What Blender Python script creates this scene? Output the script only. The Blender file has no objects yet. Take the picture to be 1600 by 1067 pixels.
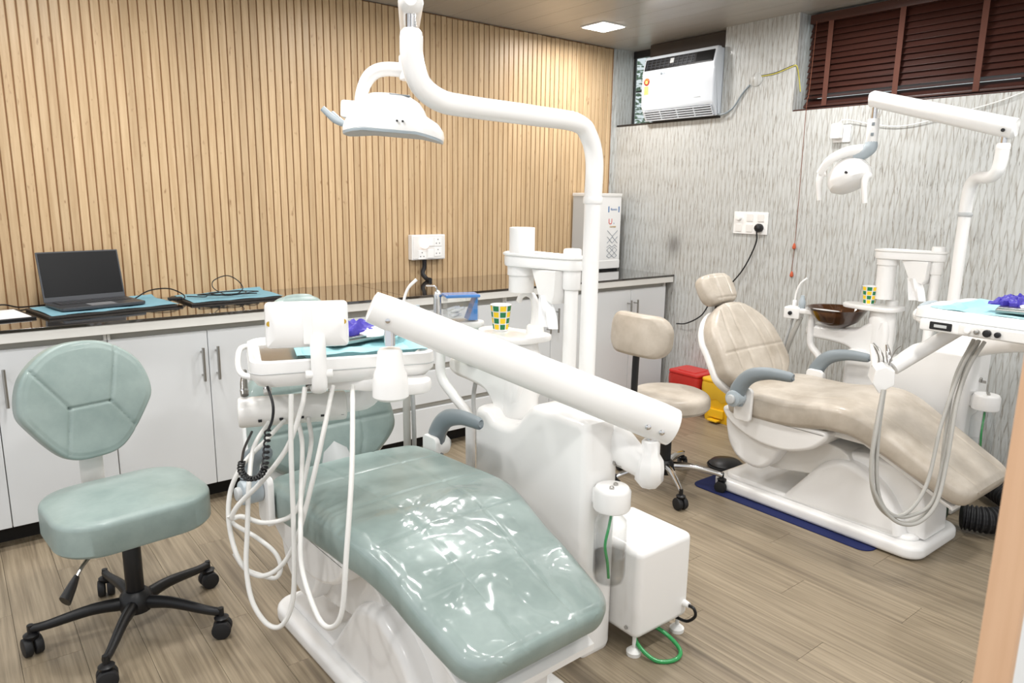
import bpy, bmesh, math, random
from mathutils import Vector, Matrix
random.seed(7)
R = math.radians
S = bpy.context.scene
COL = S.collection

# ------------------------------------------------------------------ camera, light, exposure
cam_d = bpy.data.cameras.new('camera'); cam = bpy.data.objects.new('camera', cam_d); COL.objects.link(cam)
YAW, PITCH, ROLL = R(38.275), R(11.341), R(.836)
fwd = Vector((math.sin(YAW)*math.cos(PITCH), math.cos(YAW)*math.cos(PITCH), -math.sin(PITCH)))
rt = Vector((math.cos(YAW), -math.sin(YAW), 0)); up = rt.cross(fwd)
rt2 = rt*math.cos(ROLL)+up*math.sin(ROLL); up2 = up*math.cos(ROLL)-rt*math.sin(ROLL)
M = Matrix((rt2, up2, -fwd)).transposed().to_4x4(); M.translation = (-3.8485, -3.7354, 1.3463)
cam.matrix_world = M
cam_d.sensor_width = 36; cam_d.lens = 25.383; cam_d.clip_start = .05
cam_d.dof.use_dof = True; cam_d.dof.focus_distance = 2.6; cam_d.dof.aperture_fstop = 7
S.camera = cam

world = bpy.data.worlds.new('world'); S.world = world; world.use_nodes = True
bg = world.node_tree.nodes['Background']; bg.inputs[0].default_value = (.93, .96, 1, 1); bg.inputs[1].default_value = 1.0

S.view_settings.view_transform = 'Standard'; S.view_settings.look = 'None'
S.view_settings.gamma = 1; S.view_settings.use_curve_mapping = False; S.view_settings.exposure = 0.0
ZC = 2.36
LIGHT_XY = [(-.565, -.419), (-1.95, -.85), (-3.4, -.85), (-.565, -1.75), (-1.95, -1.75), (-3.4, -1.75),
            (-.565, -3.1), (-1.95, -3.1), (-3.4, -3.1), (-4.8, -1.75), (-4.8, -3.1), (-1.95, -4.4), (-3.4, -4.4)]  # all but the first are unseen panels added to light the room
for i, (x, y) in enumerate(LIGHT_XY):
    ld = bpy.data.lights.new('panel_light', 'AREA'); ld.shape = 'SQUARE'; ld.size = .17
    ld.energy = 13; ld.color = (1, .985, .97); ld.spread = R(175)
    lo = bpy.data.objects.new('panel_light', ld); COL.objects.link(lo); lo.location = (x, y, ZC-.012)

# ------------------------------------------------------------------ materials
def lin(c):
    return tuple((v/255/12.92 if v/255 <= .04045 else ((v/255+.055)/1.055)**2.4) for v in c)+(1,)
MATS = {}
def mat(name, rgb, rough=.5, metal=0, spec=.5, coat=0, trans=0, emit=None, alpha=1, ior=1.45):
    m = bpy.data.materials.new(name); m.use_nodes = True
    b = m.node_tree.nodes['Principled BSDF']
    b.inputs['Base Color'].default_value = lin(rgb); b.inputs['Roughness'].default_value = rough
    b.inputs['Metallic'].default_value = metal; b.inputs['Specular IOR Level'].default_value = spec
    b.inputs['Coat Weight'].default_value = coat; b.inputs['Coat Roughness'].default_value = .08
    b.inputs['Transmission Weight'].default_value = trans; b.inputs['IOR'].default_value = ior; b.inputs['Alpha'].default_value = alpha
    if emit: b.inputs['Emission Color'].default_value = lin(emit[0]); b.inputs['Emission Strength'].default_value = emit[1]
    MATS[name] = m
    return m
class NT:
    def __init__(s, m): s.nt = m.node_tree; s.b = s.nt.nodes['Principled BSDF']
    def n(s, t, **k):
        x = s.nt.nodes.new(t)
        for a, v in k.items(): setattr(x, a, v)
        return x
    def l(s, a, b): s.nt.links.new(a, b)
    def math(s, op, a, b=None, c=None):
        x = s.n('ShaderNodeMath', operation=op)
        for i, v in enumerate((a, b, c)):
            if v is None: continue
            if isinstance(v, (int, float)): x.inputs[i].default_value = v
            else: s.l(v, x.inputs[i])
        return x.outputs[0]
    def ramp(s, f, stops):
        x = s.n('ShaderNodeValToRGB'); e = x.color_ramp.elements
        while len(e) < len(stops): e.new(.5)
        for k, (p, c) in zip(e, stops): k.position = p; k.color = c
        s.l(f, x.inputs[0]); return x.outputs[0]
    def mix(s, f, a, b, t='MIX'):
        x = s.n('ShaderNodeMix', data_type='RGBA', blend_type=t)
        for sock, v in ((x.inputs[0], f), (x.inputs[6], a), (x.inputs[7], b)):
            if isinstance(v, (int, float)): sock.default_value = v
            elif isinstance(v, tuple): sock.default_value = v
            else: s.l(v, sock)
        return x.outputs[2]
    def noise(s, vec, scale, detail=3, rough=.5):
        x = s.n('ShaderNodeTexNoise'); x.inputs['Scale'].default_value = scale; x.inputs['Detail'].default_value = detail; x.inputs['Roughness'].default_value = rough
        if vec is not None: s.l(vec, x.inputs['Vector'])
        return x.outputs[0]
    def mapping(s, vec, scale=(1, 1, 1), loc=None):
        x = s.n('ShaderNodeMapping'); x.inputs['Scale'].default_value = scale
        if loc is not None: s.l(loc, x.inputs['Location'])
        s.l(vec, x.inputs['Vector']); return x.outputs[0]
    def obj(s): return s.n('ShaderNodeTexCoord').outputs['Object']
    def bump(s, h, strength=.3, dist=.002):
        x = s.n('ShaderNodeBump'); x.inputs['Strength'].default_value = strength; x.inputs['Distance'].default_value = dist
        s.l(h, x.inputs['Height']); s.l(x.outputs[0], s.b.inputs['Normal'])
def leather(name, c1, c2, rough=.38):
    t = NT(mat(name, c1, rough, coat=.12)); o = t.obj()
    f = t.noise(o, 9, 5, .6); g = t.noise(o, 45, 3)
    col = t.mix(t.ramp(f, [(.3, (0, 0, 0, 1)), (.7, (1, 1, 1, 1))]), lin(c1), lin(c2))
    t.l(t.mix(t.math('MULTIPLY', g, .18), col, lin(tuple(v*.82 for v in c2))), t.b.inputs['Base Color'])
    t.bump(t.noise(o, 420, 2), .12, .001)
def wood(name, c1, c2, c3, grain=(70, 70, 3.0), rough=.5, coat=0):
    t = NT(mat(name, c1, rough, coat=coat)); o = t.obj()
    rnd = t.n('ShaderNodeObjectInfo').outputs['Random']
    cmb = t.n('ShaderNodeCombineXYZ'); t.l(t.math('MULTIPLY', rnd, 37), cmb.inputs[0]); t.l(t.math('MULTIPLY', rnd, 91), cmb.inputs[1]); t.l(t.math('MULTIPLY', rnd, 53), cmb.inputs[2])
    v = t.mapping(o, grain, cmb.outputs[0]); f = t.noise(v, 1, 6, .62)
    v2 = t.mapping(o, tuple(g*(.18 if name != 'slat_wood' else (.55 if g > 10 else 4)) for g in grain), cmb.outputs[0]); g = t.noise(v2, 1.6, 3, .5)
    c = t.mix(t.ramp(f, [(.35, (0, 0, 0, 1)), (.68, (1, 1, 1, 1))]), lin(c1), lin(c2))
    c = t.mix(t.ramp(g, [(.60 if name != 'slat_wood' else .66, (0, 0, 0, 1)), (.80, (1, 1, 1, 1))]), c, lin(c3))
    hsv = t.n('ShaderNodeHueSaturation'); t.l(t.math('ADD', .93, t.math('MULTIPLY', rnd, .14)), hsv.inputs['Value']); t.l(c, hsv.inputs['Color'])
    t.l(hsv.outputs[0], t.b.inputs['Base Color']); t.bump(f, .15, .001)
mat('white', (238, 237, 235), .28, coat=.3); mat('white_matte', (236, 236, 234), .5); mat('offwhite', (226, 224, 220), .35, coat=.2)
mat('hose', (214, 213, 209), .4); mat('grey_hose', (176, 174, 168), .45)
mat('cabinet', (215, 218, 220), .3, coat=.1); mat('cabinet_edge', (218, 217, 212), .35); mat('cabinet_inner', (176, 173, 165), .5)
mat('chrome', (220, 220, 222), .12, 1); mat('steel', (170, 168, 164), .28, 1); mat('black', (22, 22, 24), .4); mat('black_rubber', (28, 28, 30), .6)
mat('grey_plastic', (128, 137, 142), .4); mat('light_grey', (190, 192, 192), .4); mat('lamp_grey', (168, 178, 184), .35)
leather('green_leather', (130, 147, 143), (152, 167, 163)); leather('beige_leather', (170, 159, 144), (200, 191, 178))
wood('slat_wood', (203, 176, 139), (183, 153, 115), (148, 115, 80), (60, 60, 3.2), .42)
mat('slat_back', (148, 108, 70), .6)
wood('floor_wood', (156, 142, 120), (120, 107, 88), (102, 90, 75), (95, 2.4, 95), .42, .05)
wood('door_wood', (214, 176, 142), (204, 164, 130), (198, 158, 124), (50, 50, 2), .55)
wood('blind_wood', (66, 34, 26), (54, 27, 20), (47, 24, 18), (60, 3, 60), .42, .1)
mat('blind_tape', (92, 54, 42), .8)
t = NT(mat('ceiling', (156, 153, 147), .32, coat=.15)); o = t.obj(); t.l(t.mix(t.noise(t.mapping(o, (30, 1.5, 1)), 1, 3), lin((162, 158, 151)), lin((176, 172, 165))), t.b.inputs['Base Color'])
mat('ceiling_gap', (196, 190, 178), .4)
# wallpaper: interlocking upright strokes
t = NT(mat('wallpaper', (205, 205, 200), .42, coat=.12)); o = t.obj()
sx = t.n('ShaderNodeSeparateXYZ'); t.l(o, sx.inputs[0])
yy = t.math('ADD', sx.outputs[1], sx.outputs[0]); zz = sx.outputs[2]
row = t.math('FLOOR', t.math('DIVIDE', yy, .05))
wob = t.noise(t.mapping(o, (22, 22, 5)), 1, 2, .5)
tri = t.math('PINGPONG', t.math('ADD', t.math('DIVIDE', zz, .15), t.math('MULTIPLY', wob, 1.1)), 1)
zig = t.math('MULTIPLY', tri, .019)
a = t.math('PINGPONG', t.math('DIVIDE', t.math('ADD', yy, zig), .015), 1)
b_ = t.math('PINGPONG', t.math('DIVIDE', t.math('SUBTRACT', yy, zig), .015), 1)
h = t.math('MINIMUM', a, b_)
strk = t.noise(t.mapping(o, (110, 110, 8)), 1, 2, .6); fine = t.noise(t.mapping(o, (170, 170, 13)), 1, 3, .7)
band = t.ramp(t.noise(t.mapping(o, (3, 3, 9)), 1, 2, .5), [(.42, (0, 0, 0, 1)), (.6, (1, 1, 1, 1))])
c = t.mix(t.math('MULTIPLY', t.ramp(h, [(.0, (1, 1, 1, 1)), (.35, (0, 0, 0, 1))]), .45), lin((190, 192, 190)), lin((156, 154, 147)))
c = t.mix(t.math('MULTIPLY', t.ramp(strk, [(.52, (0, 0, 0, 1)), (.78, (1, 1, 1, 1))]), .75), c, lin((150, 143, 130)))
ln = t.ramp(h, [(.02, (1, 1, 1, 1)), (.22, (0, 0, 0, 1))])
c = t.mix(t.math('MULTIPLY', t.math('MULTIPLY', ln, t.ramp(t.noise(t.mapping(o, (60, 60, 11)), 1, 2, .6), [(.46, (0, 0, 0, 1)), (.60, (1, 1, 1, 1))])), .55), c, lin((112, 100, 84)))
c = t.mix(t.math('MULTIPLY', t.math('MULTIPLY', t.ramp(fine, [(.57, (0, 0, 0, 1)), (.68, (1, 1, 1, 1))]), band), .85), c, lin((92, 82, 70)))
# soft dark grey patch above the counter end
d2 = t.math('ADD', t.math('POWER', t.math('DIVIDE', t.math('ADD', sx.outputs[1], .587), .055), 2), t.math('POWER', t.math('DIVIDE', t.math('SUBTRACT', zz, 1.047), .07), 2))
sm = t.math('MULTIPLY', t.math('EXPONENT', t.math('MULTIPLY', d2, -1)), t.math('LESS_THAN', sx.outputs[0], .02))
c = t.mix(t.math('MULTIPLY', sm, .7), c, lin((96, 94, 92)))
t.l(c, t.b.inputs['Base Color']); t.bump(h, .25, .003)
# counter: dark glass
mat('counter_glass', (34, 27, 20), .03, spec=1.0, coat=1)
mat('glass', (235, 245, 242), .02, trans=1, ior=1.3); mat('brown_glass', (98, 62, 36), .03, trans=.75, coat=.5, ior=1.35)
mat('water', (225, 235, 232), .02, trans=1, ior=1.33); mat('clear', (240, 244, 245), .05, trans=1, ior=1.15)
mat('green_tube', (46, 150, 82), .25, coat=.3); mat('teal_cloth', (158, 206, 212), .8); mat('blue_sheet', (118, 164, 180), .7); mat('glove', (62, 52, 158), .45)
mat('blue_clear', (78, 140, 212), .15, coat=.5); mat('paper', (240, 240, 240), .8); mat('yellow', (238, 186, 30), .38, coat=.2); mat('red', (196, 40, 34), .38, coat=.2)
mat('yellow_bag', (240, 196, 60), .25, alpha=.75); mat('red_bag', (208, 60, 52), .25, alpha=.75)
mat('mat_blue', (28, 38, 88), .9); mat('panel_emit', (255, 255, 255), .5, emit=((255, 253, 248), 9)); mat('night_lamp', (255, 235, 225), .5, emit=((255, 222, 205), 1.6))
mat('laptop', (70, 72, 76), .4, .3); mat('screen', (11, 12, 14), .3, spec=.3); mat('keys', (120, 122, 126), .5)
mat('gold', (196, 160, 60), .4, .6); mat('dark_gap', (30, 27, 25), .8); mat('ac_white', (204, 210, 217), .3, coat=.2); mat('leaf', (120, 148, 120), .6); mat('cup_green', (38, 122, 76), .6); mat('cup_yellow', (244, 206, 40), .6)
mat('clay', (184, 84, 50), .6); mat('cord_brown', (120, 70, 48), .7); mat('yellow_wire', (216, 206, 96), .5); mat('badge', (168, 170, 172), .4); mat('ink', (24, 24, 26), .5)
mat('sticker_red', (150, 44, 36), .5); mat('sticker_yellow', (232, 214, 110), .5); mat('logo_blue', (52, 110, 168), .5); mat('print_grey', (84, 98, 116), .5); mat('logo_red', (206, 62, 48), .5); mat('sill_dark', (46, 44, 42), .5); mat('dark_green', (34, 72, 50), .5); mat('duct', (70, 62, 56), .7)
m = bpy.data.materials.new('film'); m.use_nodes = True; MATS['film'] = m
nt = m.node_tree; nt.nodes.clear(); out = nt.nodes.new('ShaderNodeOutputMaterial'); mx = nt.nodes.new('ShaderNodeMixShader'); tr = nt.nodes.new('ShaderNodeBsdfTransparent'); gl = nt.nodes.new('ShaderNodeBsdfGlossy')
gl.inputs['Roughness'].default_value = .16; tr.inputs[0].default_value = (.99, .995, .995, 1)
fr = nt.nodes.new('ShaderNodeMath'); fr.operation = 'MULTIPLY_ADD'; lw = nt.nodes.new('ShaderNodeLayerWeight'); pw = nt.nodes.new('ShaderNodeMath'); pw.operation = 'POWER'; pw.inputs[1].default_value = 4; fr.inputs[1].default_value = .5; fr.inputs[2].default_value = .085; nt.links.new(lw.outputs['Facing'], pw.inputs[0]); nt.links.new(pw.outputs[0], fr.inputs[0]); bp = nt.nodes.new('ShaderNodeBump'); ns = nt.nodes.new('ShaderNodeTexNoise'); tc = nt.nodes.new('ShaderNodeTexCoord')
ns.inputs['Scale'].default_value = 6; ns.inputs['Detail'].default_value = 2; ns.inputs['Distortion'].default_value = 1.2; bp.inputs['Distance'].default_value = .02; bp.inputs['Strength'].default_value = .6
nt.links.new(tc.outputs['Object'], ns.inputs['Vector']); nt.links.new(ns.outputs[0], bp.inputs['Height']); nt.links.new(bp.outputs[0], gl.inputs['Normal']); nt.links.new(bp.outputs[0], lw.inputs['Normal'])
nt.links.new(fr.outputs[0], mx.inputs[0]); nt.links.new(tr.outputs[0], mx.inputs[1]); nt.links.new(gl.outputs[0], mx.inputs[2]); nt.links.new(mx.outputs[0], out.inputs[0])

def clear(name, tint, ior, rough=.03):
    m = bpy.data.materials.new(name); m.use_nodes = True; MATS[name] = m; nt = m.node_tree; nt.nodes.clear()
    out = nt.nodes.new('ShaderNodeOutputMaterial'); mx = nt.nodes.new('ShaderNodeMixShader'); tr = nt.nodes.new('ShaderNodeBsdfTransparent'); gl = nt.nodes.new('ShaderNodeBsdfGlossy'); fr = nt.nodes.new('ShaderNodeLayerWeight'); fr.inputs[0].default_value = .5; pw = nt.nodes.new('ShaderNodeMath'); pw.operation = 'POWER'; pw.inputs[1].default_value = 3; ml = nt.nodes.new('ShaderNodeMath'); ml.operation = 'MULTIPLY_ADD'; ml.inputs[1].default_value = ior-.9; ml.inputs[2].default_value = .04; gl.inputs['Roughness'].default_value = rough; tr.inputs[0].default_value = tint+(1,)
    nt.links.new(fr.outputs['Facing'], pw.inputs[0]); nt.links.new(pw.outputs[0], ml.inputs[0]); nt.links.new(ml.outputs[0], mx.inputs[0]); nt.links.new(tr.outputs[0], mx.inputs[1]); nt.links.new(gl.outputs[0], mx.inputs[2]); nt.links.new(mx.outputs[0], out.inputs[0])
clear('clear', (.982, .988, .99), 1.25); clear('pane_glass', (.9, .94, .93), 1.45); clear('bowl_glass', (.86, .92, .90), 1.4)

# ------------------------------------------------------------------ mesh helpers
class B:
    def __init__(s): s.v = []; s.f = []; s.hard = False
    def add(s, vs, fs):
        o = len(s.v); s.v += [tuple(p) for p in vs]; s.f += [tuple(i+o for i in f) for f in fs]; return s
    def xf(s, M): s.v = [tuple(M @ Vector(p)) for p in s.v]; return s
    def mv(s, x, y, z): s.v = [(p[0]+x, p[1]+y, p[2]+z) for p in s.v]; return s
    def rbox(s, x0, x1, y0, y1, z0, z1, r=.006, seg=2):
        s.hard = True; bm = bmesh.new(); bmesh.ops.create_cube(bm, size=1)
        for v in bm.verts: v.co = Vector(((x0+x1)/2+v.co.x*(x1-x0), (y0+y1)/2+v.co.y*(y1-y0), (z0+z1)/2+v.co.z*(z1-z0)))
        r = min(r, .49*min(abs(x1-x0), abs(y1-y0), abs(z1-z0)))
        if r > 0: bmesh.ops.bevel(bm, geom=list(bm.edges), offset=r, segments=seg, affect='EDGES', profile=.5)
        return s.bm(bm)
    def bm(s, bm):
        bm.verts.ensure_lookup_table(); bm.verts.index_update()
        s.add([v.co[:] for v in bm.verts], [[v.index for v in f.verts] for f in bm.faces]); bm.free(); return s
    def prism(s, poly, a0, a1, axis='x', r=0, seg=2):
        """outline extruded along an axis; r bevels the two cap rims"""
        f = {'x': lambda p, a: (a, p[0], p[1]), 'y': lambda p, a: (p[0], a, p[1]), 'z': lambda p, a: (p[0], p[1], a)}[axis]
        n = len(poly); s.hard = True
        if sum(poly[i][0]*poly[(i+1) % n][1]-poly[(i+1) % n][0]*poly[i][1] for i in range(n)) < 0: poly = poly[::-1]
        nm = []
        for i in range(n):
            (ax, ay), (bx, by), (cx, cy) = poly[i-1], poly[i], poly[(i+1) % n]
            e1, e2 = Vector((by-ay, ax-bx)), Vector((cy-by, bx-cx))
            e1 = e1.normalized() if e1.length > 1e-9 else e2.normalized(); e2 = e2.normalized() if e2.length > 1e-9 else e1
            m_ = e1+e2; m_ = m_.normalized() if m_.length > 1e-6 else e1; nm.append(m_/max(.45, m_.dot(e1)))
        h = a1-a0; r = min(r, abs(h)*.49)
        lev = [(a0, 0), (a1, 0)] if r <= 0 else [(a0+r*(1-math.cos(R(90*k/seg))), r*(1-math.sin(R(90*k/seg)))) for k in range(seg+1)]
        if r > 0: lev = lev+[(a1-(a-a0), d) for a, d in lev[::-1]]
        vs = [f((p[0]-q.x*d, p[1]-q.y*d), a) for a, d in lev for p, q in zip(poly, nm)]; L = len(lev)
        fs = [(j*n+i, j*n+(i+1) % n, (j+1)*n+(i+1) % n, (j+1)*n+i) for j in range(L-1) for i in range(n)]
        fs += [tuple(range(n))[::-1], tuple(range((L-1)*n, L*n))]
        return s.add(vs, fs)
    def tube(s, pts, r, seg=10, n=6, closed=False, flat=1.0, upv=None, cap=True):
        P = [Vector(p) for p in pts]; rr = r if isinstance(r, (list, tuple)) else [r]*len(P)
        if n > 1 and len(P) > 2:
            Q, q = [], []; L = len(P)
            for i in range(L if closed else L-1):
                p0 = P[(i-1) % L] if closed or i > 0 else P[0]*2-P[1]; p1 = P[i]; p2 = P[(i+1) % L]
                p3 = P[(i+2) % L] if closed or i+2 < L else P[-1]*2-P[-2]
                for k in range(n):
                    u = k/n
                    Q.append(.5*((2*p1)+(p2-p0)*u+(2*p0-5*p1+4*p2-p3)*u*u+(3*p1-p0-3*p2+p3)*u**3)); q.append(rr[i]*(1-u)+rr[(i+1) % L]*u)
            if not closed: Q.append(P[-1]); q.append(rr[-1])
            P, rr = Q, q
        L = len(P); vs, fs = [], []; nrm = None
        for i in range(L):
            a = P[i-1] if (i > 0 or closed) else P[i]; b = P[(i+1) % L] if (i < L-1 or closed) else P[i]
            tg = (b-a); tg = tg.normalized() if tg.length > 1e-9 else Vector((0, 0, 1))
            if upv is not None: nrm = Vector(upv)
            elif nrm is None: nrm = Vector((0, 0, 1)) if abs(tg.z) < .9 else Vector((1, 0, 0))
            nrm = (nrm-tg*nrm.dot(tg)); nrm = nrm.normalized() if nrm.length > 1e-6 else tg.orthogonal().normalized()
            bi = tg.cross(nrm)
            for k in range(seg):
                an = 2*math.pi*k/seg; vs.append(P[i]+nrm*(rr[i]*math.cos(an))+bi*(rr[i]*flat*math.sin(an)))
        for i in range(L if closed else L-1):
            for k in range(seg):
                a, b = i*seg+k, i*seg+(k+1) % seg; c, d = ((i+1) % L)*seg+(k+1) % seg, ((i+1) % L)*seg+k
                fs.append((a, b, c, d))
        if cap and not closed: fs.append(tuple(range(seg))[::-1]); fs.append(tuple(range((L-1)*seg, L*seg)))
        return s.add(vs, fs)
    def lathe(s, prof, c=(0, 0, 0), seg=28, axis=None, closed=False):
        vs, fs = [], []; L = len(prof)
        M = Matrix.Identity(3) if axis is None else Vector((0, 0, 1)).rotation_difference(Vector(axis)).to_matrix()
        for r, z in prof:
            for k in range(seg):
                a = 2*math.pi*k/seg; p = M @ Vector((max(r, 1e-4)*math.cos(a), max(r, 1e-4)*math.sin(a), z)); vs.append((p.x+c[0], p.y+c[1], p.z+c[2]))
        for i in range(L if closed else L-1):
            for k in range(seg): fs.append((i*seg+k, i*seg+(k+1) % seg, ((i+1) % L)*seg+(k+1) % seg, ((i+1) % L)*seg+k))
        if not closed: fs.append(tuple(range(seg))[::-1]); fs.append(tuple(range((L-1)*seg, L*seg)))
        return s.add(vs, fs)
    def cyl(s, p0, p1, r0, r1=None, seg=16, bev=0):
        p0, p1 = Vector(p0), Vector(p1); r1 = r0 if r1 is None else r1; h = (p1-p0).length; e = min(bev, h*.4)
        prof = [(r0, 0), (r1, h)] if not e else [(r0-e, 0), (r0-e*.3, e*.3), (r0, e), (r1, h-e), (r1-e*.3, h-e*.3), (r1-e, h)]
        return s.lathe(prof, p0, seg, p1-p0)
    def pad(s, outline, th, e=.03, crown=.01, grooves=(), rim=None, bendx=0, sig=.006, gd=.005, rings=34):
        """upholstered pad: outline in xy (star shaped), top at z=0, groove lines pressed into the top"""
        N = len(outline); R_ = sum(math.hypot(*p) for p in outline)/N; se = 1-e/R_
        lv = [(k/rings*se, 0) for k in range(1, rings+1)]+[(se+(1-se)*math.sin(a), -e*(1-math.cos(a))) for a in [R(18*i) for i in range(1, 6)]]
        lv += [(1, -th+e*.6), (se+(1-se)*.6, -th+e*.1), (se, -th), (.02, -th)]
        vs, fs = [(0, 0, 0)], []
        for j, (sc, z) in enumerate(lv):
            for x, y in outline:
                X, Y, Z = x*sc, y*sc, z
                if j < rings+5:
                    Z += crown*(1-sc*sc)
                    for (ax, ay), (bx, by) in grooves:
                        dx, dy = bx-ax, by-ay; tt = max(0, min(1, ((X-ax)*dx+(Y-ay)*dy)/(dx*dx+dy*dy))); d = math.hypot(X-ax-tt*dx, Y-ay-tt*dy)
                        if d < 4*sig: Z -= gd*math.exp(-(d/sig)**2)
                    if rim: d = (sc-rim)*R_; Z -= gd*.6*math.exp(-(d/sig)**2)
                vs.append((X, Y, Z+bendx*X*X))
        vs[0] = (0, 0, sum(v[2] for v in vs[1:N+1])/N)
        for k in range(N): fs.append((0, 1+k, 1+(k+1) % N))
        for j in range(len(lv)-1):
            for k in range(N): a, b = 1+j*N+k, 1+j*N+(k+1) % N; fs.append((a, a+N, b+N, b))
        fs.append(tuple(1+(len(lv)-1)*N+k for k in range(N)))
        return s.add(vs, fs)
    def cushion(s, path, hw, th, rc=.06, re=.03, ns=150, m=60, crown=.012, longs=(), cross=(), gd=.005, sig=.006, edge=None):
        """long cushion: top centre line in (y,z), half width along s, rounded corners, pressed seams"""
        P, W, T = resample(path, ns), hw, th; L = sum(math.dist(P[i], P[i+1]) for i in range(ns)); rings = []
        for i in range(ns+1):
            u = i/ns; d = min(u, 1-u)*L; w = interp(W, u); tk = interp(T, u)
            a, b = P[max(i-1, 0)], P[min(i+1, ns)]; tg = Vector((0, b[0]-a[0], b[1]-a[1])).normalized(); nr = Vector((0, -tg.z, tg.y))
            if nr.z < 0: nr = -nr
            if d < rc: w = w-rc+math.sqrt(max(0, rc*rc-(rc-d)**2))*.999
            w = max(w, .02)
            tk2 = tk*(.45+.55*math.sqrt(max(0, 1-(1-min(1, d/re))**2))); r = min(re, tk2*.48)
            ring = []
            for k in range(m+1): ring.append((-w+r+(2*w-2*r)*k/m, 0, 1))
            for k in range(1, 6): an = R(90-15*k); ring.append((w-r+r*math.cos(an), -r+r*math.sin(an), 0))
            for k in range(0, 6): an = R(-15*k-15); ring.append((w-r+r*math.cos(an), -tk2+r+r*math.sin(an), 0))
            ring.append((0, -tk2, 0))
            for k in range(5, -1, -1): an = R(-15*k-15); ring.append((-w+r-r*math.cos(an), -tk2+r+r*math.sin(an), 0))
            for k in range(5, 0, -1): an = R(90-15*k); ring.append((-w+r-r*math.cos(an), -r+r*math.sin(an), 0))
            c = Vector((0, P[i][0], P[i][1]))-nr*(tk-tk2)/2; out_ = []
            for x, z, top in ring:
                if top:
                    z += crown*(1-(x/w)**2)
                    for g in longs: z -= gd*math.exp(-((x-g*interp(W, u))/sig)**2)
                    for g in cross: z -= gd*math.exp(-((u-g)*L/sig)**2)
                    if edge: z -= gd*.7*math.exp(-((abs(x)-(w-edge))/sig)**2)+gd*.7*math.exp(-((d-edge)/sig)**2)
                out_.append(c+Vector((x, 0, 0))+nr*z)
            rings.append(out_)
        n = len(rings[0]); vs = [p for r_ in rings for p in r_]; fs = []
        for i in range(ns):
            for k in range(n): a, b = i*n+k, i*n+(k+1) % n; fs.append((a, b, b+n, a+n))
        fs.append(tuple(range(n))); fs.append(tuple(range(ns*n, ns*n+n))[::-1])
        return s.add(vs, fs)
def interp(L, u):
    if not isinstance(L, (list, tuple)): return L
    for (a, x), (b, y) in zip(L, L[1:]):
        if u <= b: k = (u-a)/(b-a); k = k*k*(3-2*k); return x+(y-x)*k
    return L[-1][1]
def catmull(P, n=10, closed=False):
    L = len(P); out_ = []
    for i in range(L if closed else L-1):
        g = lambda j: P[j % L] if closed else P[max(0, min(L-1, j))]
        p0, p1, p2, p3 = g(i-1), g(i), g(i+1), g(i+2)
        for k in range(n):
            u = k/n; out_.append(tuple(.5*(2*b+(c-a)*u+(2*a-5*b+4*c-d)*u*u+(3*b-a-3*c+d)*u**3) for a, b, c, d in zip(p0, p1, p2, p3)))
    if not closed: out_.append(tuple(P[-1]))
    return out_
def resample(P, n):
    Q = catmull(P, 24); D = [0]
    for a, b in zip(Q, Q[1:]): D.append(D[-1]+math.dist(a, b))
    out_, j = [], 0
    for i in range(n+1):
        t_ = D[-1]*i/n
        while j < len(Q)-2 and D[j+1] < t_: j += 1
        k = (t_-D[j])/max(1e-9, D[j+1]-D[j]); out_.append(tuple(x+(y-x)*k for x, y in zip(Q[j], Q[j+1])))
    return out_
def rrect(w, d, r, n=8):
    out_ = []
    for cx, cy, a0 in ((w/2-r, d/2-r, 0), (-w/2+r, d/2-r, 90), (-w/2+r, -d/2+r, 180), (w/2-r, -d/2+r, 270)):
        out_ += [(cx+r*math.cos(R(a0+90*k/n)), cy+r*math.sin(R(a0+90*k/n))) for k in range(n+1)]
    return out_
def dense(poly, n):
    Q = list(poly)+[poly[0]]; D = [0]
    for a, b in zip(Q, Q[1:]): D.append(D[-1]+math.dist(a, b))
    out_, j = [], 0
    for i in range(n):
        t_ = D[-1]*i/n
        while D[j+1] < t_: j += 1
        k = (t_-D[j])/max(1e-9, D[j+1]-D[j]); out_.append((Q[j][0]+(Q[j+1][0]-Q[j][0])*k, Q[j][1]+(Q[j+1][1]-Q[j][1])*k))
    return out_
def part(name, b, m, parent=None, label=None, kind=None, ang=38):
    me = bpy.data.meshes.new(name); me.from_pydata(b.v, [], b.f); me.validate()
    bm = bmesh.new(); bm.from_mesh(me); bmesh.ops.recalc_face_normals(bm, faces=list(bm.faces)); bm.to_mesh(me); bm.free()
    me.shade_smooth(); me.set_sharp_from_angle(angle=R(ang)); me.materials.append(MATS[m])
    o = bpy.data.objects.new(name, me); COL.objects.link(o)
    if b.hard: wn = o.modifiers.new('weighted_normal', 'WEIGHTED_NORMAL'); wn.keep_sharp = True; wn.weight = 100
    if parent is not None: o.parent = parent
    if label: o['label'] = label
    if kind: o['kind'] = kind
    return o
def thing(name, label, cat, loc=(0, 0, 0), rz=0, group=None):
    o = bpy.data.objects.new(name, None); COL.objects.link(o); o.empty_display_size = .1
    o.location = loc; o.rotation_euler = (0, 0, rz); tag(o, label, cat, group); return o
def tag(o, label, cat, group=None):
    o['label'] = label; o['category'] = cat
    if group: o['group'] = group
    return o
def struct(name, b, m, ang=38): return part(name, b, m, kind='structure', ang=ang)
def single(name, b, m, label, cat, group=None, ang=38):
    """one-mesh thing: origin moved to its base centre"""
    xs, ys, zs = zip(*b.v); c = ((min(xs)+max(xs))/2, (min(ys)+max(ys))/2, min(zs)); b.mv(-c[0], -c[1], -c[2])
    o = part(name, b, m, None, ang=ang); o.location = c; return tag(o, label, cat, group)
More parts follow.
